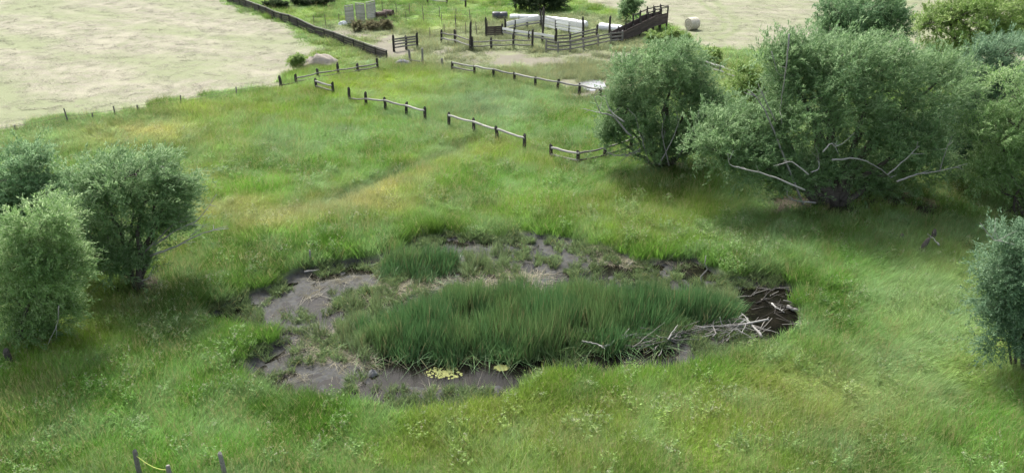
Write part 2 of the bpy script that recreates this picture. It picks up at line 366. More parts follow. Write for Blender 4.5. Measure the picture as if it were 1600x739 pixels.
def masks(x, y):
    w = (fbm(x, y, 2.5, 2, 4) - .5)
    hay = np.maximum(sstep(-0.9, 0.9, sdist(x, y, HAY_L) + w * 5), sstep(-0.9, 0.9, sdist(x, y, HAY_R) + w * 5))
    dirt = np.zeros_like(x)
    for p in YARD: dirt = np.maximum(dirt, sstep(-2.0, 1.5, sdist(x, y, p) + w * 9) * sstep(0.18, 0.42, fbm(x, y, 3.0, 10, 4)))
    for p in TRACK_PALE: dirt = np.maximum(dirt, sstep(-1.5, 1.0, sdist(x, y, p) + w * 6))
    mud = sstep(-0.35, 0.25, sdist(x, y, POND) + (fbm(x, y, 1.4, 5, 3) - 0.5) * 1.1)
    return hay, dirt * (1 - hay), mud

def litter_shade_at(x, y):                       # bare leaf litter under the willows, darkened to paint in deeper shade
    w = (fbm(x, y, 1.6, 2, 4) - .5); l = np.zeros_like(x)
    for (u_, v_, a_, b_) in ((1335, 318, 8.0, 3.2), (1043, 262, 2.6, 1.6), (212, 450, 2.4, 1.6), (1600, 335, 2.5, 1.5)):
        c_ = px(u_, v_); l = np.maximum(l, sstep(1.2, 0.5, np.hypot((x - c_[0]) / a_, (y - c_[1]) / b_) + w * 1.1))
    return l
# ------------------------------------------------------------------ ground, fields, yard, pond bed
def axis(parts):
    out = []
    for a, b, s in parts: out.append(np.arange(a, b, s))
    out.append(np.array([parts[-1][1]])); return np.concatenate(out)
gx = axis([(-200, -100, 4), (-100, -26, 0.6), (-26, -16, 0.3), (-16, 16.5, 0.13), (16.5, 28, 0.3), (28, 100, 0.6), (100, 200, 4)])
gy = axis([(4, 20, 1.0), (20, 25, 0.3), (25, 42.5, 0.13), (42.5, 52, 0.3), (52, 150, 0.5), (150, 222, 4)])
XX, YY = np.meshgrid(gx, gy, indexing='ij'); nx, ny = XX.shape
fx, fy = XX.ravel(), YY.ravel()
fz = terrain(fx, fy)
hay_a, dirt_a, mud_a = masks(fx, fy)
_d = px(360, 112) - px(90, 72); HN = np.array([-_d[1], _d[0]]) / np.linalg.norm(_d)     # across the mown swaths
hl = sdist(fx, fy, HAY_L) > 0
ph = np.where(hl, fx * HN[0] + fy * HN[1] + (fbm(fx, fy, 30, 3, 2) - .5) * 16, fx * 0.25 + fy * 0.97 + 0.004 * (fx - 40) ** 2 + (fbm(fx, fy, 20, 5, 2) - .5) * 5)
row = np.where(hl, 0.5 + 0.5 * np.sin(ph * 2 * math.pi / 4.0), 0.5 + 0.5 * np.sin(ph * 2 * math.pi / 3.0))
fz = fz + hay_a * (row ** 3) * 0.06 * (0.3 + 1.2 * fbm(fx, fy, 5, 8, 3)) * sstep(222, 200, fy)
litter_shade_a = litter_shade_at(fx, fy)
TYRE = [W([(1082, -8), (1108, 14), (1132, 34), (1130, 48), (1108, 56)]), W([(1104, -8), (1128, 12), (1150, 32), (1149, 50), (1120, 62)])]
tyre = np.maximum.reduce([sstep(0.75, 0.2, pathdist(fx, fy, p) + (fbm(fx, fy, 1.2, 3, 3) - .5) * .5) for p in TYRE])
hg_a = np.clip(0.45 - 0.35 * row + 0.6 * np.sin(ph * 2 * math.pi / 13.0) * hl + (fbm(fx, fy, 7, 4, 4) - .5) * 2.2 + (fbm(fx, fy, 1.6, 2, 3) - .5) * 1.0, 0, 1) * 0.85
hg_a = np.maximum(hg_a, tyre)
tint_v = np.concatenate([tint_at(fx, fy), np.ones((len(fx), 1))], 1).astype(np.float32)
ids = np.arange(nx * ny).reshape(nx, ny)
Q = np.stack([ids[:-1, :-1], ids[1:, :-1], ids[1:, 1:], ids[:-1, 1:]], -1).reshape(-1, 4)
fc_h, fc_d, fc_m = hay_a[Q].mean(1), dirt_a[Q].mean(1), mud_a[Q].mean(1)
cls = np.zeros(len(Q), int); cls[fc_d > 0.5] = 3; cls[fc_m > 0.5] = 4
cx_ = fx[Q].mean(1)
cls[(fc_h > 0.5) & (cx_ < 15)] = 1; cls[(fc_h > 0.5) & (cx_ >= 15)] = 2
def cut(name, k):
    F = Q[cls == k]; used, inv = np.unique(F, return_inverse=True)
    me = fast_mesh(name, np.stack([fx, fy, fz], 1)[used], inv.reshape(-1, 4), M['ground'],
                   {'tint': ('FLOAT_COLOR', tint_v[used]), 'hay': ('FLOAT', hay_a[used].astype(np.float32)), 'dirt': ('FLOAT', dirt_a[used].astype(np.float32)), 'litter_shade': ('FLOAT', litter_shade_a[used].astype(np.float32)), 'hgreen': ('FLOAT', hg_a[used].astype(np.float32)), 'mud': ('FLOAT', mud_a[used].astype(np.float32))}, True)
    o = link(name, me); o['kind'] = 'structure'; return o
cut('pasture_ground', 0); cut('hay_field', 1); cut('mown_field', 2); cut('farmyard_dirt', 3); cut('pond_bed', 4)
mb = MB()                                  # the land beyond, to the horizon
R = 3000.0
def quad(x0, y0, x1, y1): mb.add([(x0, y0, 0), (x1, y0, 0), (x1, y1, 0), (x0, y1, 0)], [(0, 1, 2, 3)])
quad(-R, -R, R, 4); quad(-R, 222, R, R); quad(-R, 4, -200, 222); quad(200, 4, R, 222)
me = mb.mesh('ground', M['ground'])
a = me.attributes.new('tint', 'FLOAT_COLOR', 'POINT'); a.data.foreach_set('color', np.tile(np.array([*G0, 1], np.float32), len(me.vertices)))
a = me.attributes.new('hay', 'FLOAT', 'POINT'); a.data.foreach_set('value', np.full(len(me.vertices), 0.5, np.float32))
link('ground', me)['kind'] = 'structure'
# water sheet inside the basin (the bed rises through it as mud)
P = np.array(POND); x0, y0 = P.min(0) - 0.6; x1, y1 = P.max(0) + 0.6
mb = MB(); mb.add([(x0, y0, WATER_Z), (x1, y0, WATER_Z), (x1, y1, WATER_Z), (x0, y1, WATER_Z)], [(0, 1, 2, 3)])
wx_, wy_ = np.meshgrid(np.arange(x0, x1, .3), np.arange(y0, y1, .3), indexing='ij')
wid = np.arange(wx_.size).reshape(wx_.shape)
wq = np.stack([wid[:-1, :-1], wid[1:, :-1], wid[1:, 1:], wid[:-1, 1:]], -1).reshape(-1, 4)
keep = sdist(wx_.ravel()[wq].mean(1), wy_.ravel()[wq].mean(1), POND) > -0.9
used, inv = np.unique(wq[keep], return_inverse=True)
me = fast_mesh('pond_water', np.stack([wx_.ravel(), wy_.ravel(), np.full(wx_.size, WATER_Z)], 1)[used], inv.reshape(-1, 4), M['water'])
link('pond_water', me)['kind'] = 'structure'

# ------------------------------------------------------------------ ground cover: instanced tufts
def blades(rng, n, rad, h, hv, wid, bend, lean, segs=3, spread=0.25):
    """n curved blades within radius rad; all lean towards +x by `lean`."""
    a = rng.random(n) * 6.283; r = rad * np.sqrt(rng.random(n))
    bx, by = r * np.cos(a), r * np.sin(a)
    H = h * (1 + hv * (rng.random(n) * 2 - 1))
    d = rng.random(n) * 6.283
    dx = np.cos(d) * spread + lean; dy = np.sin(d) * spread
    bnd = bend * (0.5 + rng.random(n))
    yaw = rng.random(n) * 6.283
    V = []; F = []; Rn = []
    t = np.linspace(0, 1, segs + 1)
    for i in range(n):
        L = H[i]; k = bnd[i]
        X = bx[i] + L * (dx[i] * t + dx[i] * k * t ** 2.2); Y = by[i] + L * (dy[i] * t + dy[i] * k * t ** 2.2)
        hor = np.sqrt((X - bx[i]) ** 2 + (Y - by[i]) ** 2)
        Z = np.sqrt(np.maximum((L * t) ** 2 - hor ** 2 * 0.8, (0.12 * L * t) ** 2)) - 0.06
        w = wid * (1 - t ** 1.6) + 0.001
        ox, oy = math.cos(yaw[i]) * w, math.sin(yaw[i]) * w
        base = len(V)
        for j in range(segs): V += [(X[j] - ox[j], Y[j] - oy[j], Z[j]), (X[j] + ox[j], Y[j] + oy[j], Z[j])]
        V.append((X[-1], Y[-1], Z[-1]))
        for j in range(segs - 1): F.append((base + 2 * j, base + 2 * j + 1, base + 2 * j + 3, base + 2 * j + 2))
        F.append((base + 2 * segs - 2, base + 2 * segs - 1, base + 2 * segs))
        Rn += [rng.random()] * (2 * segs + 1)
    return V, F, Rn
def proto(name, VFR, mat):
    V, F, Rn = VFR
    me = bpy.data.meshes.new(name); me.from_pydata(V, [], F); me.materials.append(mat)
    a = me.attributes.new('rnd', 'FLOAT', 'POINT'); a.data.foreach_set('value', np.array(Rn, np.float32))
    me.update(); return bpy.data.objects.new(name, me)
def merge(*parts):
    V, F, Rn = [], [], []
    for v, f, r in parts:
        b = len(V); V += list(v); F += [tuple(i + b for i in q) for q in f]; Rn += list(r)
    return V, F, Rn
def heads(rng, n, rad, h, size):               # pale seed heads on stalks
    V, F, Rn = [], [], []
    for i in range(n):
        a = rng.random() * 6.283; r = rad * math.sqrt(rng.random()); x, y = r * math.cos(a), r * math.sin(a)
        z = h * (0.75 + 0.4 * rng.random()); x += 0.2 * z * (rng.random() - 0.2); y += .2 * z * (rng.random() - .5)
        for q in range(7):
            c = np.array([x, y, z]) + rng.normal(0, size, 3) * np.array([1, 1, 1.4]); e = rng.normal(0, 1, (2, 3)); e /= np.linalg.norm(e, axis=1)[:, None]
            b = len(V); s = size * 0.8
            V += [tuple(c - e[0] * s), tuple(c + e[1] * s * .6), tuple(c + e[0] * s), tuple(c - e[1] * s * .6)]
            F.append((b, b + 1, b + 2, b + 3)); Rn += [0.97] * 4
    return V, F, Rn
def leafy(rng, n, rad, h, L, wd):              # broad-leaved weed: leaves up a few stems
    V, F, Rn = [], [], []
    for s in range(max(3, n // 14)):
        a = rng.random() * 6.283; r = rad * math.sqrt(rng.random()); sx, sy = r * math.cos(a), r * math.sin(a); hh = h * (0.6 + 0.5 * rng.random())
        tx, ty = rng.normal(0, 0.12, 2)
        for q in range(14):
            t = 0.15 + 0.85 * rng.random(); p = np.array([sx + tx * t * hh, sy + ty * t * hh, hh * t])
            d = rng.normal(0, 1, 3); d[2] = abs(d[2]) * .5 + .1; d /= np.linalg.norm(d); n_ = np.cross(d, rng.normal(0, 1, 3)); n_ /= np.linalg.norm(n_) + 1e-6
            l = L * (0.6 + 0.6 * rng.random()); w = wd * (0.7 + .5 * rng.random()); b = len(V); k = rng.random() * 0.92
            V += [tuple(p), tuple(p + d * l * .5 + n_ * w), tuple(p + d * l), tuple(p + d * l * .5 - n_ * w)]; F.append((b, b + 1, b + 2, b + 3)); Rn += [k] * 4
    return V, F, Rn
def pcol(name, objs):
    c = bpy.data.collections.new(name)
    for o in objs: c.objects.link(o)
    return c
rg = np.random.default_rng(11)
def stalks(n, h, rad):                       # dry flowering stalks standing above the blades
    V, F, Rn = blades(rg, n, rad, h, 0.25, 0.006, 0.3, 0.12, 3, 0.2)
    v2, f2, r2 = heads(rg, max(2, n // 3), rad, h * 0.95, 0.022)
    return merge((V, F, [0.985] * len(V)), (v2, f2, [0.985] * len(v2)))
C_GRASS = pcol('tufts_meadow', [proto('tuft_meadow_%d' % i, merge(blades(rg, 170, 0.50, 0.56, 0.45, 0.0085, 0.5, 0.14 + 0.05 * (i % 3), 3, 0.36), stalks(4 + 4 * (i % 3), 0.8, .45)), M['blade']) for i in range(6)])
C_LODGE = pcol('tufts_lodged', [proto('tuft_lodged_%d' % i, blades(rg, 170, 0.45, 0.80, 0.35, 0.0085, 0.85, 0.45, 4, 0.26), M['blade']) for i in range(5)])
C_BANK = pcol('tufts_bank', [proto('tuft_bank_%d' % i, blades(rg, 110, 0.42, 0.85, 0.35, 0.014, 0.4, 0.10, 3, 0.28), M['blade']) for i in range(4)])
C_SHORT = pcol('tufts_short', [proto('tuft_short_%d' % i, blades(rg, 110, 0.75, 0.22, 0.5, 0.016, 0.5, 0.2, 2, 0.5), M['blade']) for i in range(4)])
C_STRAW = pcol('tufts_straw', [proto('tuft_straw_%d' % i, blades(rg, 110, 1.0, 0.26, 0.5, 0.022, 0.9, 0.2, 2, 0.85), M['straw']) for i in range(4)])
C_REED = pcol('tufts_reed', [proto('tuft_reed_%d' % i, merge(blades(rg, 60, 0.42, 1.75, 0.22, 0.018, 0.28, 0.10, 4, 0.14), blades(rg, 14, 0.42, 1.2, 0.5, 0.017, 1.3, 0.1, 4, 0.5)), M['reed']) for i in range(6)])
C_WEED = pcol('tufts_weed', [proto('tuft_weed_%d' % i, merge(leafy(rg, 150, 0.42, 0.85, 0.13, 0.028), heads(rg, 5, .35, 0.95, 0.03)), M['weed']) for i in range(4)])
C_SEDGE = pcol('tufts_sedge', [proto('tuft_sedge_%d' % i, merge(blades(rg, 60, 0.26, 0.55, 0.4, 0.012, 0.5, 0.06, 3, 0.35), leafy(rg, 42, .3, .3, .1, .03)), M['blade']) for i in range(4)])
C_DEADREED = pcol('tufts_thatch', [proto('tuft_thatch_%d' % i, blades(rg, 70, 0.5, 0.7, 0.5, 0.012, 1.0, 0.1, 3, 0.9), M['straw']) for i in range(3)])

def node_group(coll):
    g = bpy.data.node_groups.new('scatter_' + coll.name, 'GeometryNodeTree')
    g.interface.new_socket('Geometry', in_out='INPUT', socket_type='NodeSocketGeometry'); g.interface.new_socket('Geometry', in_out='OUTPUT', socket_type='NodeSocketGeometry')
    I = g.nodes.new('NodeGroupInput'); O = g.nodes.new('NodeGroupOutput')
    ip = g.nodes.new('GeometryNodeInstanceOnPoints'); ci = g.nodes.new('GeometryNodeCollectionInfo')
    ci.inputs['Collection'].default_value = coll; ci.inputs['Separate Children'].default_value = True; ci.inputs['Reset Children'].default_value = True
    def na(nm, typ):
        n = g.nodes.new('GeometryNodeInputNamedAttribute'); n.data_type = typ; n.inputs['Name'].default_value = nm; return n.outputs['Attribute']
    er = g.nodes.new('FunctionNodeEulerToRotation')
    L = g.links.new
    L(I.outputs[0], ip.inputs['Points']); L(ci.outputs[0], ip.inputs['Instance']); ip.inputs['Pick Instance'].default_value = True
    L(na('idx', 'INT'), ip.inputs['Instance Index']); L(na('rot', 'FLOAT_VECTOR'), er.inputs[0]); L(er.outputs[0], ip.inputs['Rotation']); L(na('scl', 'FLOAT_VECTOR'), ip.inputs['Scale'])
    L(ip.outputs[0], O.inputs[0]); return g
def scatter(name, coll, x, y, yaw, sxy, sz, tint, label, cat, tilt=0.06, zoff=0.0, z=None):
    r = np.random.default_rng(len(x) + 3); n = len(x)
    if z is None: z = terrain(x, y)
    rot = np.stack([r.normal(0, tilt, n), r.normal(0, tilt, n), yaw], 1).astype(np.float32)
    scl = np.stack([sxy, sxy, sz], 1).astype(np.float32)
    me = bpy.data.meshes.new(name); me.vertices.add(n); me.vertices.foreach_set('co', np.stack([x, y, z + zoff], 1).astype(np.float32).ravel())
    for nm, typ, arr, key in (('rot', 'FLOAT_VECTOR', rot, 'vector'), ('scl', 'FLOAT_VECTOR', scl, 'vector'), ('idx', 'INT', r.integers(0, 64, n).astype(np.int32), 'value'),
                              ('tint', 'FLOAT_COLOR', np.concatenate([tint, np.ones((n, 1))], 1).astype(np.float32), 'color')):
        a = me.attributes.new(nm, typ, 'POINT'); a.data.foreach_set(key, np.ascontiguousarray(arr).ravel())
    o = link(name, me); md = o.modifiers.new('scatter', 'NODES'); md.node_group = node_group(coll)
    o['kind'] = 'stuff'; tag(o, label, cat); return o
def jgrid(y0, y1, s, seed, kx=0.78, mx=9):
    r = np.random.default_rng(seed); xs = np.arange(-(kx * y1 + mx), kx * y1 + mx, s); ys = np.arange(y0, y1, s)
    X, Y = np.meshgrid(xs, ys); X = X.ravel() + r.uniform(-.5, .5, X.size) * s; Y = Y.ravel() + r.uniform(-.5, .5, Y.size) * s
    k = np.abs(X) < kx * Y + mx; return X[k], Y[k]
def flow(x, y):                                 # the way the wind has laid the grass
    return (fbm(x, y, 9, 2, 3) - .5) * 5.0 + (fbm(x, y, 2.5, 7, 2) - .5) * 2.4 + 0.3
LODGE = [blob(*a) for a in [(1450, 470, 150, 100, (1, 1, 1), 1.0), (1500, 590, 110, 50, (1, 1, 1), 1.0), (480, 225, 140, 35, (1, 1, 1), .7), (770, 165, 100, 30, (1, 1, 1), .9), (200, 230, 160, 25, (1, 1, 1), .7),
                            (560, 310, 110, 25, (1, 1, 1), .6), (1330, 600, 120, 70, (1, 1, 1), .6), (430, 350, 60, 20, (1, 1, 1), .8), (130, 520, 60, 40, (1, 1, 1), .6)]]
def lodge_w(x, y):
    w = np.zeros_like(x)
    for cen, inv, col, wg in LODGE:
        q = inv @ np.array([x - cen[0], y - cen[1]]); w = np.maximum(w, wg * np.exp(-0.9 * (q ** 2).sum(0)))
    return w
gxs, gys = [], []
for (a, b, s, sd_) in ((13, 34, 0.36, 1), (34, 56, 0.42, 2), (56, 80, 0.55, 3), (80, 135, 0.8, 4)):
    x, y = jgrid(a, b, s, sd_); gxs.append(x); gys.append(y)
X = np.concatenate(gxs); Y = np.concatenate(gys)
hay, dirt, mud = masks(X, Y)
r = np.random.default_rng(77)
keep = (mud < 0.35) & (hay < 0.4 + 0.2 * r.random(len(X))) & (dirt < 0.25 + 0.5 * r.random(len(X))) & (litter_shade_at(X, Y) < 0.15 + 0.95 * r.random(len(X)))
X, Y, dirt = X[keep], Y[keep], dirt[keep]
T = tint_at(X, Y); n = len(X); r = np.random.default_rng(78)
spnd = sdist(X, Y, POND)
lw = np.maximum(lodge_w(X, Y), np.where(Y < 40, 0.42, 0.6) * sstep(.5, .62, fbm(X, Y, 5.0, 1, 3))); hgt = 0.42 + 1.05 * fbm(X, Y, 2.4, 6, 3); far = np.where(Y > 80, 1.55, np.where(Y > 56, 1.15, 1.0))
yardish = (Y > 82)
u = r.random(n)
is_bank = (spnd > -2.0) & (u < 0.75) & ~yardish
is_lodge = (~is_bank) & (u < lw) & ~yardish
is_short = yardish & (u < 0.75)
is_mead = ~(is_bank | is_lodge | is_short)
yaw = flow(X, Y) + r.normal(0, 0.6, n); jit = T * (0.82 + 0.36 * r.random(n))[:, None]; jit = np.where(is_lodge[:, None], jit * 0.75 + np.array(GP) * 0.33, jit)
def sub(name, coll, m, label, hs_=1.0, xs=1.0, tilt=.06):
    scatter(name, coll, X[m], Y[m], yaw[m], far[m] * xs * (0.85 + .3 * r.random(m.sum())), hgt[m] * hs_, jit[m], label, 'grass', tilt)
sub('meadow_grass', C_GRASS, is_mead, 'knee high green and yellowing meadow grass over the whole pasture')
sub('lodged_grass', C_LODGE, is_lodge, 'pale long grass combed flat in swirls by the wind', 0.8)
sub('bank_grass', C_BANK, is_bank, 'tall upright green grass along the pond bank', 0.72)
sub('yard_grass', C_SHORT, is_short, 'short trampled grass round the corral and yard', 0.9)
# cut hay in the two fields
x, y = jgrid(60, 168, 0.95, 9); hay, _, _ = masks(x, y); k = hay > 0.45; x, y = x[k], y[k]
r = np.random.default_rng(5)
hl = sdist(x, y, HAY_L) > -2
ph = np.where(hl, x * HN[0] + y * HN[1] + (fbm(x, y, 30, 3, 2) - .5) * 16, x * 0.25 + y * 0.97 + 0.004 * (x - 40) ** 2 + (fbm(x, y, 20, 5, 2) - .5) * 5)
row = np.where(hl, 0.5 + 0.5 * np.sin(ph * 2 * math.pi / 4.0), 0.5 + 0.5 * np.sin(ph * 2 * math.pi / 3.0))
k = r.random(len(x)) < 0.45 + 0.55 * row; x, y, row, hl, ph = x[k], y[k], row[k], hl[k], ph[k]
cs = np.array([0.24, 0.226, 0.168]); cg = np.array([0.150, 0.172, 0.085])
g = np.clip(0.45 - 0.35 * row + 0.6 * np.sin(ph * 2 * math.pi / 13.0) * hl + (fbm(x, y, 7, 4, 4) - .5) * 2.2, 0, 1)[:, None] * 0.75
T = (cs * (1 - g) + cg * g) * (0.6 + .8 * r.random(len(x)))[:, None]; q = sstep(.5, .66, fbm(x, y, 9, 10, 3))[:, None] * .6; T = T * (1 - q) + np.array([0.25, 0.232, 0.168]) * q
scatter('cut_hay', C_STRAW, x, y, r.random(len(x)) * 6.28, 0.8 + .5 * r.random(len(x)), 0.35 + 0.9 * row * r.random(len(x)), T, 'pale cut hay and stubble lying in swaths on the fields', 'hay', 0.05)
# cattails
xs, ys = jgrid(26, 52, 0.34, 21); d = np.maximum.reduce([sdist(xs, ys, p) for p in CATTAIL]) + (fbm(xs, ys, 1.5, 3, 3) - .5) * 1.6
r = np.random.default_rng(6); k = (d > 0) & (fbm(xs, ys, 1.0, 10, 2) > 0.33); x, y, d = xs[k], ys[k], d[k]
T = np.array([0.072, 0.150, 0.050]) * (0.5 + 1.0 * fbm(x, y, 1.6, 2, 3))[:, None]; q = sstep(0.45, .6, fbm(x, y, 2.0, 8, 3))[:, None] * .7; T = T * (1 - q) + np.array([0.125, 0.20, 0.065]) * q
small = sstep(0, 1.0, d)
scatter('cattail_stand', C_REED, x, y, r.normal(0.1, 1.5, len(x)), 0.9 + .25 * r.random(len(x)), (0.55 + 0.4 * small) * (0.45 + .95 * fbm(x, y, 1.1, 4, 3)) * (0.70 + .44 * r.random(len(x))), T, 'tall dark green cattails standing in the middle of the pond', 'cattails', .05)
# thin young reeds over the mud, west and east of the main stand
REEDTHIN = [W([(500, 480), (570, 455), (640, 450), (600, 500), (560, 545), (500, 530)]), W([(1030, 470), (1150, 455), (1160, 495), (1100, 515), (1000, 520)]), W([(720, 385), (790, 382), (805, 408), (740, 415)])]
d = np.maximum.reduce([sdist(xs, ys, p) for p in REEDTHIN]); r = np.random.default_rng(61)
k = (d + (fbm(xs, ys, 1.2, 9, 3) - .5) * 2 > 0) & (r.random(len(xs)) < 0.26); x, y = xs[k], ys[k]
scatter('young_reeds', C_REED, x, y, r.random(len(x)) * 6.28, 0.7 + .2 * r.random(len(x)), 0.42 + .2 * r.random(len(x)), np.tile([0.165, 0.225, 0.095], (len(x), 1)) * (0.8 + .4 * r.random((len(x), 1))), 'thin short reeds growing through the grey mud', 'reeds', .1)
# dead reed litter at the foot of the stand, and low sedges over the mud
LIT = [W([(480, 520), (560, 515), (620, 545), (700, 556), (800, 556), (850, 552), (830, 562), (640, 566), (560, 552), (490, 545)]), W([(600, 425), (700, 425), (700, 445), (560, 460)]), W([(740, 415), (850, 420), (850, 440), (740, 440)]), W([(930, 378), (960, 385), (1000, 408), (950, 408)])]
d = np.maximum.reduce([sdist(xs, ys, p) for p in LIT]); r = np.random.default_rng(62)
k = (d > -0.15) & (r.random(len(xs)) < 0.65); x, y = xs[k], ys[k]
scatter('dead_reed_litter', C_DEADREED, x, y, r.random(len(x)) * 6.28, 0.7 + .3 * r.random(len(x)), 0.35 + .25 * r.random(len(x)), np.tile([0.22, 0.20, 0.13], (len(x), 1)) * (0.7 + .5 * r.random((len(x), 1))), 'straw coloured dead reed leaves lying round the cattails', 'dead reeds', .1)
r = np.random.default_rng(65); xd, yd = jgrid(24, 50, 0.5, 23); _, _, mu = masks(xd, yd); k = (mu > .6) & (r.random(len(xd)) < .16); x, y = xd[k], yd[k]
scatter('mud_debris', C_DEADREED, x, y, r.random(len(x)) * 6.28, 0.35 + .5 * r.random(len(x)), 0.12 + .12 * r.random(len(x)), np.tile([0.085, 0.078, 0.05], (len(x), 1)) * (0.4 + 1.2 * r.random((len(x), 1))), 'thin brown plant debris strewn over the wet pond mud', 'debris', .1)
xs2, ys2 = jgrid(24, 50, 0.32, 22); _, _, mu = masks(xs2, ys2); r = np.random.default_rng(63)
dp = np.maximum.reduce([sdist(xs2, ys2, p) for p in DEEP]); ed = sdist(xs2, ys2, POND)
CLEAR = [W([(395, 478), (470, 430), (520, 408), (592, 402), (588, 432), (500, 462), (470, 505), (420, 505)]), W([(815, 362), (890, 366), (948, 402), (940, 425), (830, 425)]), W([(700, 360), (765, 372), (700, 398)]), W([(420, 560), (560, 560), (640, 590), (620, 615), (440, 600)])]
clr = np.maximum.reduce([sdist(xs2, ys2, p) for p in CLEAR])
k = (mu > 0.3) & (dp < 0.1) & ((clr < 0.15) | (r.random(len(xs2)) < 0.45)) & (r.random(len(xs2)) < np.where(ed < 0.9, 0.75, 0.42) * sstep(0.34, 0.58, fbm(xs2, ys2, 1.3, 11, 3)) * 1.4); x, y = xs2[k], ys2[k]
scatter('mud_sedge', C_SEDGE, x, y, r.random(len(x)) * 6.28, 0.7 + .5 * r.random(len(x)), 0.5 + .5 * r.random(len(x)), np.tile([0.135, 0.195, 0.075], (len(x), 1)) * (0.65 + .6 * r.random((len(x), 1))), 'low sedge and weeds dotted over the pond mud', 'sedge', .1)
# leafy weeds with pale heads
WEEDS = [blob(*a) for a in [(1130, 410, 110, 30, (1, 1, 1), .55), (1190, 380, 60, 25, (1, 1, 1), .6), (980, 385, 80, 20, (1, 1, 1), .4), (260, 520, 70, 50, (1, 1, 1), .4), (210, 620, 90, 30, (1, 1, 1), .35), (370, 560, 60, 40, (1, 1, 1), .4),
                            (950, 670, 60, 30, (1, 1, 1), .6), (1110, 660, 80, 25, (1, 1, 1), .55), (1200, 710, 90, 25, (1, 1, 1), .4), (640, 710, 40, 30, (1, 1, 1), .3), (540, 690, 50, 30, (1, 1, 1), .45), (60, 655, 70, 25, (1, 1, 1), .4), (860, 720, 40, 20, (1, 1, 1), .4),
                            (1300, 470, 60, 30, (1, 1, 1), .3), (430, 355, 30, 14, (1, 1, 1), .5), (830, 620, 60, 20, (1, 1, 1), .2), (280, 640, 120, 50, (1, 1, 1), .12), (1500, 420, 60, 60, (1, 1, 1), .12)]]
x, y = jgrid(14, 60, 0.5, 31); w = 0.05 + 0.12 * sstep(.52, .62, fbm(x, y, 2.2, 6, 3))
for cen, inv, col, wg in WEEDS:
    q = inv @ np.array([x - cen[0], y - cen[1]]); w = np.maximum(w, wg * np.exp(-0.9 * (q ** 2).sum(0)))
_, _, mu = masks(x, y); r = np.random.default_rng(64); k = (mu < .3) & (r.random(len(x)) < w); x, y = x[k], y[k]
T = tint_at(x, y) * .6 + np.array([0.13, 0.185, 0.085]) * .4
scatter('tall_weeds', C_WEED, x, y, r.random(len(x)) * 6.28, 0.75 + .4 * r.random(len(x)), 0.6 + .5 * r.random(len(x)), T * (0.85 + .4 * r.random((len(x), 1))), 'leafy weeds with pale seed heads among the grass', 'weeds', .08)

# ------------------------------------------------------------------ trees
def smooth(P, k=5):
    P = np.asarray(P, float); n = len(P)
    if n < 3: t = np.linspace(0, 1, k + 1)[:, None]; return P[0] + (P[-1] - P[0]) * t
    Q_ = np.vstack([2 * P[0] - P[1], P, 2 * P[-1] - P[-2]]); out = []
    for i in range(n - 1):
        a, b, c, d = Q_[i:i + 4]
        for t in np.arange(k) / k: out.append(.5 * (2 * b + (c - a) * t + (2 * a - 5 * b + 4 * c - d) * t * t + (3 * b - a - 3 * c + d) * t ** 3))
    return np.array(out + [P[-1]])
def limb_path(a, b, rng, n=7, sag=0.12, up=0.15):
    a = np.asarray(a, float); b = np.asarray(b, float); L = np.linalg.norm(b - a); t = np.linspace(0, 1, n)[:, None]
    w = rng.normal(0, 1, (n, 3)) * L * 0.028; w[0] = 0; w[-1] = 0
    P = a + (b - a) * t + w; P[:, 2] += (np.sin(math.pi * t[:, 0]) * up * L * 0.5); return P
WIND = np.array([0.75, 0.15, 0.25])
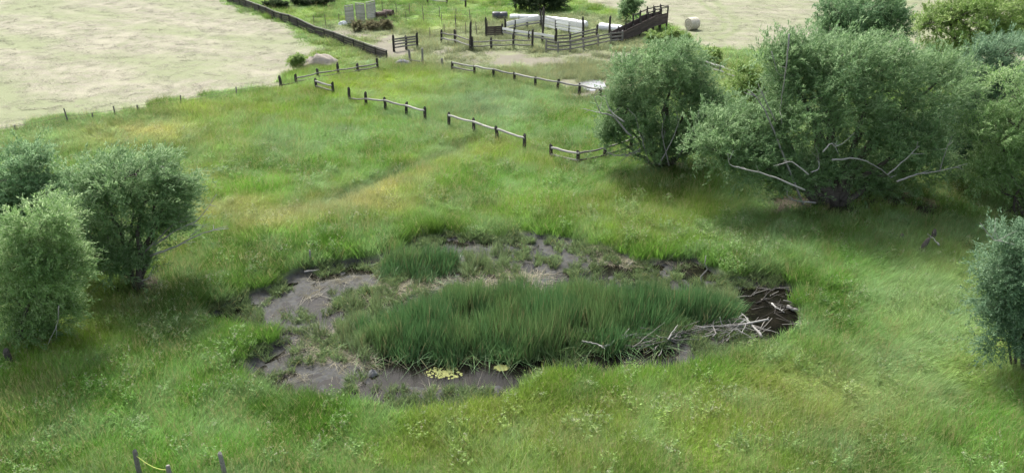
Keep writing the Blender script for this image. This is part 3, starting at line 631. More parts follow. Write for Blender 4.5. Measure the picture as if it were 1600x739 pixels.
def tree(name, label, base_px, lobes, leaf, leaves_, leaf_len=0.17, leaf_w=0.05, stems=3, r0=0.22, seed=1, dead=(), sprig=0.85, clump=0.75, wind=0.35, cat='tree', group=None, gap=1.0, dY=0.0):
    rng = np.random.default_rng(seed); leaves = int(leaves_ * 1.3)
    bp = gp(*base_px); bp[1] += dY; bp[2] = tz(bp[0], bp[1]); root = empty(name, bp, label, cat, group); Yb = bp[1]
    s = mpp(Yb) ; Ls = []
    for lo in lobes:
        u_, v_, ru, rv = lo[:4]; dy = lo[4] if len(lo) > 4 else 0.0; dr = lo[5] if len(lo) > 5 else None
        c = at(u_, v_, Yb + dy); sc = np.linalg.norm(c - np.array([0, 0, CAM_H])) / FPX
        rx, rz = max(ru * sc - .12, .6 * ru * sc), max(rv * sc / 0.97 - .12, .6 * rv * sc); Ls.append((c, np.array([rx, dr if dr else 0.8 * max(rx, rz * .8), rz])))
    vol = np.array([np.prod(l[1]) ** (2 / 3) for l in Ls]); vol /= vol.sum()
    mbt = MB(); limbs = []
    offs = [bp + np.array([rng.normal(0, .25), rng.normal(0, .25), -0.25]) for _ in range(stems)]
    for i, (c, rr) in enumerate(Ls):
        o_ = offs[i % stems]; tgt = c + np.array([0, 0, 0.2 * rr[2]])
        P_ = limb_path(o_, tgt, rng, 8, up=0.10 if tgt[2] - bp[2] > 2 else 0.3); rad = np.linspace(r0 * (0.75 + .4 * rng.random()), r0 * 0.22, 8); rad[0] *= 1.35
        mbt.tube(P_, rad, 7); limbs.append(P_)
    cents = []; out = []; sub_ = []
    for (c, rr) in Ls:                                # uneven bulges on every lobe
        sub_.append((c, rr * .82))
        for k in range(4):
            d = rng.normal(0, 1, 3); d[2] = abs(d[2]) * .8 - .1; d /= np.linalg.norm(d); sub_.append((c + d * rr * rng.uniform(.55, .85), rr * rng.uniform(.3, .5)))
    Ls = sub_; vol = np.array([np.prod(l[1]) ** (2 / 3) for l in Ls]); vol /= vol.sum()
    for i, (c, rr) in enumerate(Ls):
        nc = max(4, int(vol[i] * leaves / 520))
        d = rng.normal(0, 1, (nc, 3)); d[:, 2] = d[:, 2] * 0.9 + 0.22; d /= np.linalg.norm(d, axis=1)[:, None]
        rad = (0.45 + 0.62 * rng.random(nc) ** 0.5)
        rad *= 0.80 + 0.42 * rng.random(nc)
        pc = c + d * rad[:, None] * rr
        cents.append(pc); out.append(d)
    Pc = np.concatenate(cents); D = np.concatenate(out)
    keep = Pc[:, 2] > bp[2] + 0.35; Pc, D = Pc[keep], D[keep]
    LP = np.concatenate([l[2:] for l in limbs])
    for p in Pc[:: max(1, len(Pc) // 150)]:
        q = LP[np.argmin(((LP - p) ** 2).sum(1) + np.where(LP[:, 2] > p[2], 4.0, 0))]
        mbt.tube(limb_path(q, p, rng, 5, up=.12), np.linspace(r0 * .2, r0 * 0.05, 5), 5, False)
    link('trunk', mbt.mesh('trunk', M['bark'], True), root, tuple(-bp))
    # leaves: sprigs round each clump centre, leaves along each sprig
    nl = 26; ns = int(leaves / nl / len(Pc)) + 1; nS = ns * len(Pc)
    ctr = np.repeat(Pc, ns, 0); dd = np.repeat(D, ns, 0)
    csz = np.repeat(clump * (0.6 + 0.8 * rng.random(len(Pc))), ns)
    org = ctr + rng.normal(0, 0.42, (nS, 3)) * csz[:, None] * np.array([1, 1, .62])
    ax = dd * 0.55 + np.array([0, 0, 0.32]) + WIND * wind * 1.3 + rng.normal(0, 0.42, (nS, 3)); ax /= np.linalg.norm(ax, axis=1)[:, None]
    sl = sprig * (0.6 + 0.75 * rng.random(nS) + 0.9 * (rng.random(nS) > .93))
    cl_r = np.repeat(rng.random(len(Pc)), ns)
    t = rng.random((nS, nl)) ** 0.8
    droop = np.zeros((nS, nl, 3)); droop[..., 2] = -0.22 * (t ** 2) * sl[:, None]
    p0 = org[:, None, :] + ax[:, None, :] * (t * sl[:, None])[..., None] + droop + rng.normal(0, 0.045, (nS, nl, 3))
    ld = ax[:, None, :] * 0.9 + rng.normal(0, 0.40, (nS, nl, 3)); ld /= np.linalg.norm(ld, axis=2)[..., None]
    nn = np.array([0, 0, 1.0]) + dd[:, None, :] * 0.5 + rng.normal(0, 0.6, (nS, nl, 3)); sd2 = np.cross(ld, nn); sd2 /= np.linalg.norm(sd2, axis=2)[..., None] + 1e-6
    ll = leaf_len * 1.2 * (0.65 + .6 * rng.random((nS, nl))); lw_ = leaf_w * 0.85 * (0.7 + .6 * rng.random((nS, nl)))
    mid = p0 + ld * (ll * .45)[..., None]
    V = np.stack([p0, mid + sd2 * (lw_ * .5)[..., None], p0 + ld * ll[..., None] - np.array([0, 0, 0.015]), mid - sd2 * (lw_ * .5)[..., None]], 2).reshape(-1, 3) - bp
    F = np.arange(len(V)).reshape(-1, 4)
    rn = np.clip(0.5 * cl_r[:, None] + 0.5 * rng.random((nS, nl)), 0, 1); rn = np.repeat(rn.ravel(), 4).astype(np.float32)
    link('crown', fast_mesh('crown', V, F, M[leaf], {'rnd': ('FLOAT', rn)}), root)
    for dpath, rad, *dy in dead:
        yy = Yb + (dy[0] if dy else -0.5); P_ = np.array([at(u_, v_, yy) for u_, v_ in dpath])
        P_[:, 1] += np.cumsum(rng.normal(0, .25, len(P_))) ; Pi = smooth(P_); Pi[1:-1] += rng.normal(0, rad * .2, Pi[1:-1].shape)
        m2 = MB(); m2.tube(Pi, np.linspace(rad, rad * .22, len(Pi)) * .78, 6)
        for k in range(3):
            i = int(rng.integers(len(Pi) // 3, len(Pi))); dv = Pi[-1] - Pi[max(0, i - 3)]; dv = dv / (np.linalg.norm(dv) + 1e-6) + rng.normal(0, .7, 3); dv /= np.linalg.norm(dv); m2.tube(limb_path(Pi[i], Pi[i] + dv * rng.uniform(.35, .9), rng, 4, up=0), np.linspace(rad * .32, rad * .1, 4), 4)
        link('dead_branch', m2.mesh('dead_branch', M['dead'], True), root, tuple(-bp))
    return root
tree('willow_tree', 'bushy grey-green willow with bare grey branches leaning out over the grass, left of the pond', (215, 442),
     [(215, 280, 64, 40), (165, 312, 50, 40), (258, 308, 38, 38), (210, 330, 70, 36), (132, 360, 44, 40, .3), (145, 402, 46, 30, -.4), (190, 418, 34, 15, -.9), (245, 352, 40, 24, .6)], 'leaf_willow', 60000, seed=3, stems=5, r0=.17,
     dead=[([(240, 385), (275, 360), (305, 348), (335, 308)], .07), ([(235, 400), (275, 384), (320, 362), (358, 356)], .075), ([(225, 395), (270, 352), (290, 350)], .06), ([(300, 366), (318, 352), (330, 345)], .03), ([(175, 420), (140, 432), (124, 428)], .04, -1.3),
           ([(250, 260), (280, 290), (262, 300)], .03), ([(220, 440), (236, 437)], .04, -1.4), ([(120, 306), (108, 280)], .03), ([(160, 395), (140, 360), (148, 340)], .05), ([(165, 395), (155, 350), (175, 330)], .04)])
tree('willow_bush', 'light green leafy willow bush with a hanging bare stick, in front of a taller bush', (50, 535),
     [(62, 365, 40, 40), (40, 415, 58, 55), (85, 420, 32, 45), (30, 480, 52, 50), (85, 490, 34, 36), (50, 515, 40, 22)], 'leaf_light', 60000, seed=5, stems=6, r0=.11, leaf_len=.14, leaf_w=.042, sprig=.7, clump=.6,
     dead=[([(80, 490), (74, 520), (66, 542)], .035, -1.6)], cat='bush')
tree('willow_bush', 'darker narrow-topped willow bush standing behind the light green bush', (30, 405), [(30, 278, 40, 38), (62, 312, 32, 30), (20, 330, 50, 45), (60, 360, 50, 35)], 'leaf_grey', 34000, seed=6, stems=5, r0=.12, cat='bush')
tree('willow_tree', 'round multi-stemmed willow standing at the end of the log rail fence', (1040, 262),
     [(1040, 118, 74, 38), (985, 140, 52, 46), (1082, 142, 46, 44), (1040, 165, 80, 46), (965, 180, 38, 36), (1115, 180, 42, 38), (1040, 208, 74, 34), (985, 210, 40, 28), (1100, 215, 44, 28), (1010, 236, 44, 18, -.6), (1075, 238, 46, 18, -.5), (955, 215, 26, 22), (1130, 200, 30, 28), (1040, 100, 66, 26)], 'leaf_willow', 105000, seed=8, stems=9, r0=.16,
     dead=[([(985, 210), (955, 180), (938, 175), (928, 148)], .085, -2.2), ([(955, 180), (935, 178), (913, 174)], .06, -2.2), ([(975, 190), (955, 176), (948, 155)], .075, -2.4), ([(1000, 232), (985, 243), (960, 243), (945, 232)], .08, -2.2), ([(1000, 235), (975, 244), (950, 238)], .04, -2.0),
           ([(1030, 258), (1050, 215), (1062, 180)], .07, -2.2), ([(1015, 255), (1000, 210), (992, 180)], .06, -2.0), ([(1045, 258), (1035, 210), (1042, 180)], .06, -2.3), ([(1060, 250), (1085, 200), (1090, 170)], .06, -2.0)])
tree('willow_tree', 'largest broad willow with sprawling bleached dead limbs and deep shade beneath', (1295, 318),
     [(1310, 100, 70, 44), (1240, 130, 40, 44), (1290, 170, 88, 52), (1375, 130, 62, 50), (1428, 165, 60, 56), (1470, 130, 34, 40, 1), (1155, 232, 58, 40, -1.5), (1215, 215, 62, 46, -1), (1120, 215, 38, 30, -1), (1345, 215, 62, 34), (1450, 222, 48, 34, -1), (1175, 200, 40, 34, -1), (1225, 100, 24, 30), (1390, 205, 46, 34), (1390, 262, 55, 24, 2.0), (1330, 275, 50, 22, 1.5), (1290, 250, 60, 30, .5), (1190, 262, 38, 22, -2), (1225, 288, 34, 16, -1.5), (1340, 285, 60, 20, 1.2), (1420, 258, 50, 24, .3), (1130, 250, 34, 20, -1), (1300, 128, 96, 50), (1250, 275, 36, 22, -1.5)],
     'leaf_willow', 175000, seed=12, stems=9, r0=.27, leaf_len=.19, leaf_w=.055, sprig=1.0, clump=.95,
     dead=[([(1269, 271), (1282, 269), (1288, 262), (1287, 249)], .05, -4.5), ([(1290, 242), (1304, 230), (1312, 236), (1328, 233), (1348, 218)], .055, -4.5), ([(1300, 250), (1340, 252), (1370, 262), (1395, 280)], .075, -4.0), ([(1388, 275), (1415, 250), (1440, 230)], .06, -3.5), ([(1400, 283), (1440, 278), (1475, 272), (1521, 262)], .075, -4.0), ([(1472, 272), (1480, 240), (1490, 215)], .04, -3.5),
           ([(1260, 300), (1205, 278), (1165, 265), (1142, 258), (1136, 238)], .07, -5.2), ([(1265, 275), (1240, 256), (1225, 262)], .06, -5), ([(1235, 55), (1232, 100), (1230, 140), (1224, 180)], .06, -3.5), ([(1212, 190), (1192, 150), (1186, 132)], .05, -3.5), ([(1255, 320), (1200, 185), (1180, 150)], .10, -2.5), ([(1205, 80), (1212, 110), (1222, 120)], .03, -1.5), ([(1275, 318), (1240, 310), (1225, 300)], .08, -3.0)])
tree('poplar_tree', 'grey-green tree with small leaves standing behind the largest willow, against the mown field', (1345, 165), [(1345, 22, 62, 38), (1310, 45, 36, 28), (1385, 45, 34, 28), (1345, 75, 50, 36)], 'leaf_grey', 50000, seed=14, stems=3, r0=.22, leaf_len=.2, leaf_w=.07)
tree('willow_tree', 'yellow-green tall tree rising behind the blue-grey willow', (1545, 205), [(1545, 22, 70, 42), (1485, 50, 42, 40), (1590, 60, 45, 45), (1540, 80, 60, 40), (1640, 30, 50, 50), (1480, 95, 36, 34)], 'leaf_yellow', 62000, seed=15, stems=3, r0=.26, leaf_len=.2, leaf_w=.07)
tree('willow_tree', 'blue-grey leaved willow between the largest willow and the pale bush', (1545, 290), [(1560, 100, 50, 44), (1515, 140, 50, 48), (1575, 165, 48, 48), (1515, 200, 52, 42), (1585, 215, 50, 42), (1500, 238, 42, 28), (1540, 262, 40, 20)], 'leaf_blue', 66000, seed=16, stems=4, r0=.2)
tree('willow_bush', 'pale light green willow bush overhanging the shade beside the largest willow', (1606, 342), [(1592, 178, 52, 50), (1562, 225, 50, 44), (1558, 278, 40, 36), (1620, 250, 50, 60), (1590, 305, 42, 26), (1650, 210, 60, 60)], 'leaf_light', 60000, seed=17, stems=5, r0=.14, leaf_len=.16, leaf_w=.05, cat='bush')
tree('leafy_shrub', 'dense dark blue-green shrub with a bare stick above it, beside swirled grass', (1600, 585), [(1585, 430, 44, 48), (1562, 470, 40, 46), (1600, 500, 50, 50), (1565, 520, 38, 36), (1640, 460, 50, 60), (1600, 390, 40, 26)], 'leaf_blue', 52000, seed=18, stems=6, r0=.08, leaf_len=.12, leaf_w=.05, sprig=.6, clump=.55, wind=.1,
     dead=[([(1590, 386), (1562, 375), (1545, 368), (1530, 347)], .04, -.5)], cat='shrub')
tree('shrub', 'low green shrub between the round willow and the largest willow', (1190, 172), [(1180, 125, 34, 24), (1215, 120, 30, 28), (1160, 145, 26, 18), (1195, 148, 36, 20)], 'leaf_yellow', 26000, seed=19, stems=4, r0=.09, leaf_len=.2, leaf_w=.07, cat='shrub')
tree('shrub', 'low spreading shrub at the lower edge of the mown field', (1105, 106), [(1080, 92, 20, 7), (1112, 90, 22, 6)], 'leaf_yellow', 16000, seed=20, sprig=.4, clump=.35, stems=3, r0=.06, leaf_len=.22, leaf_w=.08, cat='shrub')
tree('shrub', 'dense dark evergreen bush behind the white tubes of the corral', (842, 17), [(845, 2, 28, 12), (820, 6, 16, 9), (870, 4, 14, 10)], 'leaf_dark', 22000, seed=21, stems=3, r0=.12, leaf_len=.26, leaf_w=.11, cat='bush')
tree('sapling', 'thin olive sapling beside the loading chute', (982, 34), [(984, 8, 14, 13), (980, 20, 11, 10)], 'leaf_willow', 9000, seed=22, sprig=.6, clump=.6, stems=3, r0=.07, leaf_len=.24, leaf_w=.08, cat='sapling')
tree('shrub', 'bright green weedy bush at the foot of the loading chute', (1045, 66), [(1025, 60, 16, 6), (1048, 59, 18, 7), (1066, 62, 10, 6)], 'leaf_yellow', 12000, seed=23, sprig=.4, clump=.35, stems=3, r0=.05, leaf_len=.24, leaf_w=.09, cat='shrub')
tree('shrub', 'dry olive brush in front of the pale pallet panels', (575, 48), [(565, 42, 14, 7), (585, 43, 14, 7), (600, 40, 10, 6)], 'leaf_dry', 8000, seed=24, sprig=.4, clump=.35, stems=3, r0=.05, leaf_len=.22, leaf_w=.06, cat='shrub')
for i, (u, v, lab) in enumerate([(428, 14, 'small dark bush nearest the dark board fence'), (472, 9, 'wider dark bush in the green paddock beyond the fence'), (500, 8, 'small round dark bush next to the pallet panels')]):
    tree('shrub', lab, (u, v), [(u - 5, v - 5, 11, 5), (u + 7, v - 5, 10, 5)], 'leaf_dark', 6000, seed=30 + i, sprig=.4, clump=.35, stems=3, r0=.05, leaf_len=.24, leaf_w=.1, cat='bush')
tree('shrub', 'dark green clump of brush beside the earth mound', (462, 110), [(460, 101, 7, 7), (466, 96, 6, 6)], 'leaf_yellow', 6000, seed=35, sprig=.4, clump=.35, stems=3, r0=.04, leaf_len=.2, leaf_w=.07, cat='shrub')

# ------------------------------------------------------------------ fences
def post_mesh(name, mat, r=0.10, k=8, seed=0):           # unit height, tapering, chamfered cut top, a little crooked
    rng = np.random.default_rng(seed); mb = MB(); t = np.array([0, .3, .6, .9, .97, 1.0]); w = rng.normal(0, .12 * r, (6, 3)); w[:, 2] = 0
    mb.tube(np.stack([0 * t, 0 * t, t], 1) + w, np.array([1.08, 1.0, .98, .95, .9, .72]) * r, k); return mb.mesh(name, mat)
def log_mesh(name, mat, r=0.07, k=7, seed=0):            # unit length along x
    rng = np.random.default_rng(seed); mb = MB(); t = np.linspace(0, 1, 6); w = rng.normal(0, .35 * r, (6, 3)); w[:, 0] = 0; w[:, 2] -= .06 * np.sin(math.pi * t); w[0] = 0; w[-1] = 0
    mb.tube(np.stack([t, 0 * t, 0 * t], 1) + w, np.linspace(1.1, .85, 6) * r, k); return mb.mesh(name, mat)
def plank_mesh(name, mat, h=0.16, th=0.04):
    mb = MB(); mb.box((0, -th / 2, -h / 2), (1, th / 2, h / 2)); return mb.mesh(name, mat)
PM = {'dark': [post_mesh('post', M['wood_dark'], .135, seed=i) for i in range(3)], 'grey': [post_mesh('post', M['wood_grey'], .115, seed=i + 5) for i in range(3)], 'near': [post_mesh('post', M['wood_grey'], .085, seed=i + 5) for i in range(3)], 'thin': [post_mesh('post', M['wood_grey'], .06, 6, i) for i in range(2)], 'steel': [post_mesh('post', M['steel'], .045, 6, i) for i in range(2)]}
LM = {'pale': [log_mesh('rail', M['wood_pale'], .085, seed=i) for i in range(3)], 'grey': [log_mesh('rail', M['wood_grey'], .07, seed=i) for i in range(3)], 'dark': [log_mesh('rail', M['wood_dark'], .07, seed=i) for i in range(2)],
      'plank_white': [plank_mesh('rail', M['wood_white'], .27)], 'plank_grey': [plank_mesh('rail', M['wood_grey'], .16)], 'plank_pale': [plank_mesh('rail', M['wood_pale'], .22)], 'plank_brown': [plank_mesh('rail', M['wood_brown'], .2)],
      'wire': [log_mesh('wire', M['steel'], .012, 4)]}
_fr = np.random.default_rng(99)
def span(name, me, a, b, parent, org):
    a = Vector(a); b = Vector(b); d = b - a; L = d.length; q = d.to_track_quat('X', 'Z')
    return link(name, me, parent, a - Vector(org), q.to_euler(), (L, 1, 1))
def fence(name, label, posts, rails, cat='fence', pm='dark', ph=1.25, tilt=.03, group=None, z_rail=None):
    """posts: (u, v of foot[, height]); rails: (i, j, height above ground, kind[, height at the far end])"""
    G = [gp(p[0], p[1]) for p in posts]; org = G[0].copy(); root = empty(name, org, label, cat, group)
    for p, g_ in zip(posts, G):
        h = p[2] if len(p) > 2 else ph
        if h <= 0: continue
        h += _fr.normal(0, .07)
        me = PM[pm][int(_fr.integers(len(PM[pm])))]
        link('post', me, root, g_ - org - np.array([0, 0, .25]), (_fr.normal(0, tilt), _fr.normal(0, tilt), _fr.random() * 6), (1, 1, h + .25))
    for rl in rails:
        i, j, h, kind = rl[:4]; h2 = rl[4] if len(rl) > 4 else h
        me = LM[kind][int(_fr.integers(len(LM[kind])))]; off = np.array([0, -0.11 if 'wire' not in kind else 0, 0])
        span('wire' if kind == 'wire' else 'rail', me, G[i] + off + np.array([0, 0, h]), G[j] + off + np.array([0, 0, h2]), root, org)
    return root
def seq(n, h, kind, i0=0): return [(i, i + 1, h, kind) for i in range(i0, i0 + n)]
fence('log_fence', 'short two-rail log fence piece with two dark posts, alone in the pasture corner', [(495, 143), (521, 150)], [(0, 1, 1.0, 'pale'), (0, 1, .55, 'grey')], ph=1.15)
fence('log_fence', 'log fence of five dark posts with a sagging pale rail', [(546, 159), (572, 167), (602, 174), (635, 182), (664, 190)], [(1, 2, .75, 'pale', 1.0), (2, 3, 1.0, 'pale'), (3, 4, 1.0, 'pale'), (0, 1, .3, 'grey', .75)], ph=1.2)
fence('log_fence', 'log fence of four posts with one straight pale top rail, next to the ditch', [(701, 200), (740, 210), (777, 222), (819, 236)], seq(3, 1.08, 'pale'), ph=1.2)
fence('log_fence', 'cornered two-rail log fence running in under the round willow', [(860, 250), (904, 259), (945, 250), (985, 236), (1015, 226)], [(0, 1, .98, 'pale'), (0, 1, .45, 'pale')] + seq(3, .98, 'grey', 1) + seq(3, .45, 'dark', 1), ph=1.15)
fence('log_fence', 'long single-rail log fence along the upper side of the paddock', [(707, 113), (741, 119), (771, 124), (804, 131), (837, 138), (871, 144), (905, 150), (938, 156), (972, 160)], seq(8, 1.0, 'pale') + [(0, 1, .55, 'grey')], ph=1.1)
fence('log_fence', 'pale double-rail fence seen between the round willow and the mown field', [(1096, 110), (1124, 119), (1152, 129), (1178, 138)], seq(3, 1.0, 'pale') + seq(3, .55, 'pale'), ph=1.05, pm='grey')
fence('log_fence', 'weathered grey rail fence between the hay field and the paddock', [(439, 139), (463, 134), (497, 126), (529, 121), (560, 116), (591, 110)], [(0, 1, .35, 'dark')] + seq(4, .75, 'grey', 1) + seq(4, .4, 'grey', 1), ph=1.15)
fence('wire_fence', 'sparse line of thin posts and wire along the hay field edge', [(-60, 220, 1.0), (25, 209, .8), (107, 192, 1.2), (145, 188, .6), (181, 182, .9), (217, 176, .8), (283, 166, .9), (370, 151, .9), (437, 139, 0)], seq(8, .6, 'wire') + seq(8, .35, 'wire'), pm='thin', tilt=.06)
fence('wire_fence', 'steel post wire fence behind the pallet panels', [(491, 42), (509, 40), (530, 37), (605, 34), (635, 36), (662, 36), (690, 38), (712, 40), (736, 40)], seq(8, 1.1, 'wire') + seq(8, .6, 'wire'), pm='steel', ph=1.35)
fence('wire_fence', 'second steel post wire fence running up to the brown gate', [(598, 20), (620, 22), (640, 24), (661, 26), (687, 28), (712, 30), (734, 32)], seq(6, 1.2, 'wire') + seq(6, .7, 'wire'), pm='steel', ph=1.5)
fence('wire_fence', 'tall thin steel posts and wire between the yard and the outer corral rails', [(672, 62), (694, 56), (713, 60, 2.6), (728, 56, 1.6), (745, 54), (762, 50)], seq(5, 1.0, 'wire') + seq(5, .5, 'wire'), pm='steel', ph=1.4)
fence('log_fence', 'pale rails at the far side of the green paddock', [(430, 9), (470, 6), (520, 2), (565, 0)], seq(3, .95, 'pale'), ph=1.1)
fence('log_fence', 'far pale rail fence beyond the steel posts', [(640, 3), (668, 5), (698, 8), (728, 12)], seq(3, 1.0, 'pale') + seq(2, .5, 'pale'), ph=1.2)
# the dark board fence
def board_fence():
    A, B = gp(606, 96), gp(356, 4); org = A; root = empty('board_fence', org, 'long low dark board fence between the hay field and the yard', 'fence')
    L = np.linalg.norm((B - A)[:2]); d = (B - A) / L; n = int(L / 2.4); rng = np.random.default_rng(4); ang = math.atan2(d[1], d[0])
    bm = plank_mesh('board', M['wood_dark'], 0.235, .03); capm = plank_mesh('top_rail', M['wood_grey'], .10, .09)
    for i in range(n + 1):
        p = A + d * (L * i / n); p[2] = tz(p[0], p[1]); link('post', PM['dark'][i % 3], root, p - org + np.array([-.08, .08, -.2]), (rng.normal(0, .02), rng.normal(0, .02), 0), (.6, .6, 1.3))
    for i in range(n):
        a = A + d * (L * i / n); b = A + d * (L * (i + 1) / n); a[2] = tz(a[0], a[1]); b[2] = tz(b[0], b[1])
        for j in range(4):
            z = np.array([0, 0, .14 + .255 * j + rng.normal(0, .008)]); a2 = a + d * .012; b2 = b - d * .012
            span('board', bm, a2 + z, b2 + z, root, org)
        z = np.array([0, 0, 1.12]); span('top_rail', capm, a + z + d * .01, b + z - d * .01, root, org)
board_fence()
# gate panel, trough and posts by the yard
fence('gate_panel', 'short gate panel of grey boards between dark posts at the yard entrance', [(616, 81, 1.8), (635, 78, 1.5), (652, 76, 1.8)], seq(2, 1.35, 'plank_grey') + seq(2, 1.1, 'plank_grey') + seq(2, .8, 'plank_grey') + seq(2, .45, 'plank_grey'), cat='gate')
fence('wire_fence', 'two tall posts joined by a low rail beside the grey stone', [(641, 101, 1.6), (660, 103, 1.6), (690, 104, 0.9)], [(0, 1, .5, 'grey'), (1, 2, .35, 'wire')], pm='grey')
# corral
fence('corral_fence', 'outer two-rail corral fence with thick corner posts facing the yard', [(690, 68, 1.5), (711, 71, 1.7), (735, 79, 3.2), (739, 79, 1.6), (767, 77, 1.2), (802, 76, 1.6), (832, 76, 2.1)],
      [(0, 1, 1.2, 'grey'), (0, 1, .6, 'pale'), (1, 2, 1.2, 'grey'), (1, 2, .6, 'pale'), (3, 4, .95, 'grey'), (3, 4, .45, 'grey'), (4, 5, .95, 'grey'), (4, 5, .45, 'grey'), (5, 6, .95, 'grey'), (5, 6, .45, 'grey')])
fence('corral_fence', 'grey slatted corral fence curving from the corral corner to the loading chute', [(853, 82, 1.3), (872, 84, 1.3), (891, 82, 1.3), (912, 78, 1.3), (935, 73, 1.3), (954, 69, 1.3), (972, 67, 1.4)], seq(6, 1.2, 'plank_grey') + seq(6, .8, 'plank_grey') + seq(6, .4, 'plank_grey'), pm='grey')
fence('corral_fence', 'inner pen fence of white planks slanting up to the tall centre post', [(789, 53, 1.9), (804, 49, 1.4), (824, 45, 1.4), (844, 42, 1.9)], seq(3, 1.25, 'plank_white') + seq(3, .95, 'plank_white') + seq(3, .55, 'plank_pale'))
fence('corral_fence', 'inner pen fence of four white planks below the long white tube', [(847, 44, 2.0), (868, 49, 1.5), (890, 53, 1.5), (911, 57, 2.1)], seq(3, 1.45, 'plank_white') + seq(3, 1.12, 'plank_white') + seq(3, .76, 'plank_white') + seq(3, .4, 'plank_white'))
fence('corral_fence', 'inner pen fence of two yellowed planks facing the yard', [(785, 57, 1.3), (804, 61, 1.3), (826, 64, 1.2), (847, 67, 4.0), (868, 71, 1.8)], seq(4, .95, 'plank_white') + seq(4, .55, 'plank_pale'))
fence('corral_fence', 'grey and dark rails closing the inner pen towards the loading chute', [(868, 71, 1.2), (890, 69, 1.2), (911, 64, 1.2), (932, 59, 1.6)], seq(3, 1.05, 'plank_grey') + seq(3, .7, 'plank_grey') + seq(3, .3, 'plank_brown'))
fence('corral_gate', 'solid brown plank gate between two posts of the inner pen', [(760, 57, 2.0), (773, 56, .9), (785, 56, .9)], [(0, 2, h, 'plank_brown') for h in (.2, .42, .64, .86, 1.08)], cat='gate')
fence('tall_post', 'single tall dark post between the inner pen and the loading chute', [(952, 58, 2.3)], [], cat='post')
def tube_thing(name, label, a, b, r, mat, cat, rings=10):
    A, B = gp(*a), gp(*b); org = (A + B) / 2; L = np.linalg.norm((B - A)[:2]); d = (B - A) / np.linalg.norm(B - A)
    n = max(2, int(round(L / 1.35))); mb = MB(); ts, rr = [], []
    for i in range(n):                                  # bales bulge under the wrap
        for q, k in ((0.04, .93), (.2, 1), (.5, 1.02), (.8, 1), (.96, .93)): ts.append((i + q) / n); rr.append(r * k)
    ts = [0.0] + ts + [1.0]; rr = [r * .62] + rr + [r * .62]
    P_ = np.array([A + (B - A) * t for t in ts]); P_[:, 2] = [tz(p[0], p[1]) + r * .9 for p in P_]
    mb.tube(P_ - org, rr, 14); root = empty(name, org, label, cat); link('wrap', mb.mesh('wrap', mat, False), root)
    bandm = MB()
    for i in range(1, n):
        c = A + (B - A) * (i / n); c[2] = tz(c[0], c[1]) + r * .9
        m2 = MB(); m2.tube(np.array([c - d * .05, c - d * .02, c + d * .02, c + d * .05]) - org, [r * .9, r * .965, r * .965, r * .9], 14); link('seam_band', m2.mesh('seam_band', M['blackwrap'] if i % 3 == 1 else mat), root)
    return root
tube_thing('wrapped_bale_row', 'long white plastic-wrapped tube with a rounded end behind the inner pen', (848, 37), (917, 45), .5, M['plastic'], 'wrapped bales')
tube_thing('wrapped_bale_row', 'shorter white wrapped tube beside the black bundle', (797, 32), (842, 33), .42, M['plastic'], 'wrapped bales')
tube_thing('wrapped_bale_row', 'white wrapped tube with a dark end, just left of the loading chute', (936, 48), (972, 52), .5, M['plastic'], 'wrapped bales')
tube_thing('wrapped_bundle', 'black wrapped bundle at the end of the white tubes', (769, 31), (793, 31), .55, M['blackwrap'], 'bundle')
# loading chute
def chute():
    A, B = gp(966, 67), gp(1041, 47); org = A.copy(); root = empty('loading_chute', org, 'dark wooden loading chute ramp with plank sides and railed platform', 'loading chute')
    d = (B - A) / np.linalg.norm((B - A)[:2]); L = np.linalg.norm((B - A)[:2]); nrm = np.array([-d[1], d[0], 0]); wd = 1.1
    if nrm[1] < 0: nrm = -nrm
    pl = plank_mesh('side_plank', M['wood_brown'], .2, .045); dk = plank_mesh('deck', M['wood_dark'], .08, wd)
    def h(t): return 0.15 + 1.05 * min(1, t / .72)
    N_ = 7
    for side in (0, 1):
        o_ = nrm * wd * side
        for i in range(N_ + 1):
            t = i / N_; p = A + d * L * t + o_; top = h(t) + (1.15 if i < 3 else 1.75)
            link('post', PM['dark'][i % 3], root, p - org + np.array([0, 0, tz(p[0], p[1]) - p[2] - .2]), (0, 0, 0), (.8, .8, top + .2))
        for i in range(N_):
            t0, t1 = i / N_, (i + 1) / N_
            for j in range(6):
                if j * .21 - .25 + h(t0) < 0.05 and j < 1: continue
                z0, z1 = h(t0) - .25 + j * .215, h(t1) - .25 + j * .215; q = nrm * (-.1 if side == 0 else .1)
                span('side_plank', pl, A + d * L * t0 + o_ + q + [0, 0, z0], A + d * L * t1 + o_ + q + [0, 0, z1], root, org)
            if i >= 3: span('hand_rail', LM['dark'][0], A + d * L * t0 + o_ + [0, 0, h(t0) + 1.65], A + d * L * t1 + o_ + [0, 0, h(t1) + 1.65], root, org)
    for i in range(N_):
        t0, t1 = i / N_, (i + 1) / N_; span('deck', dk, A + d * L * t0 + nrm * wd / 2 + [0, 0, h(t0)], A + d * L * t1 + nrm * wd / 2 + [0, 0, h(t1)], root, org)
    span('hand_rail', LM['dark'][0], A + d * L * .999 + [0, 0, h(1) + 1.7], A + d * L * .999 + nrm * wd + [0, 0, h(1) + 1.7], root, org)
chute()
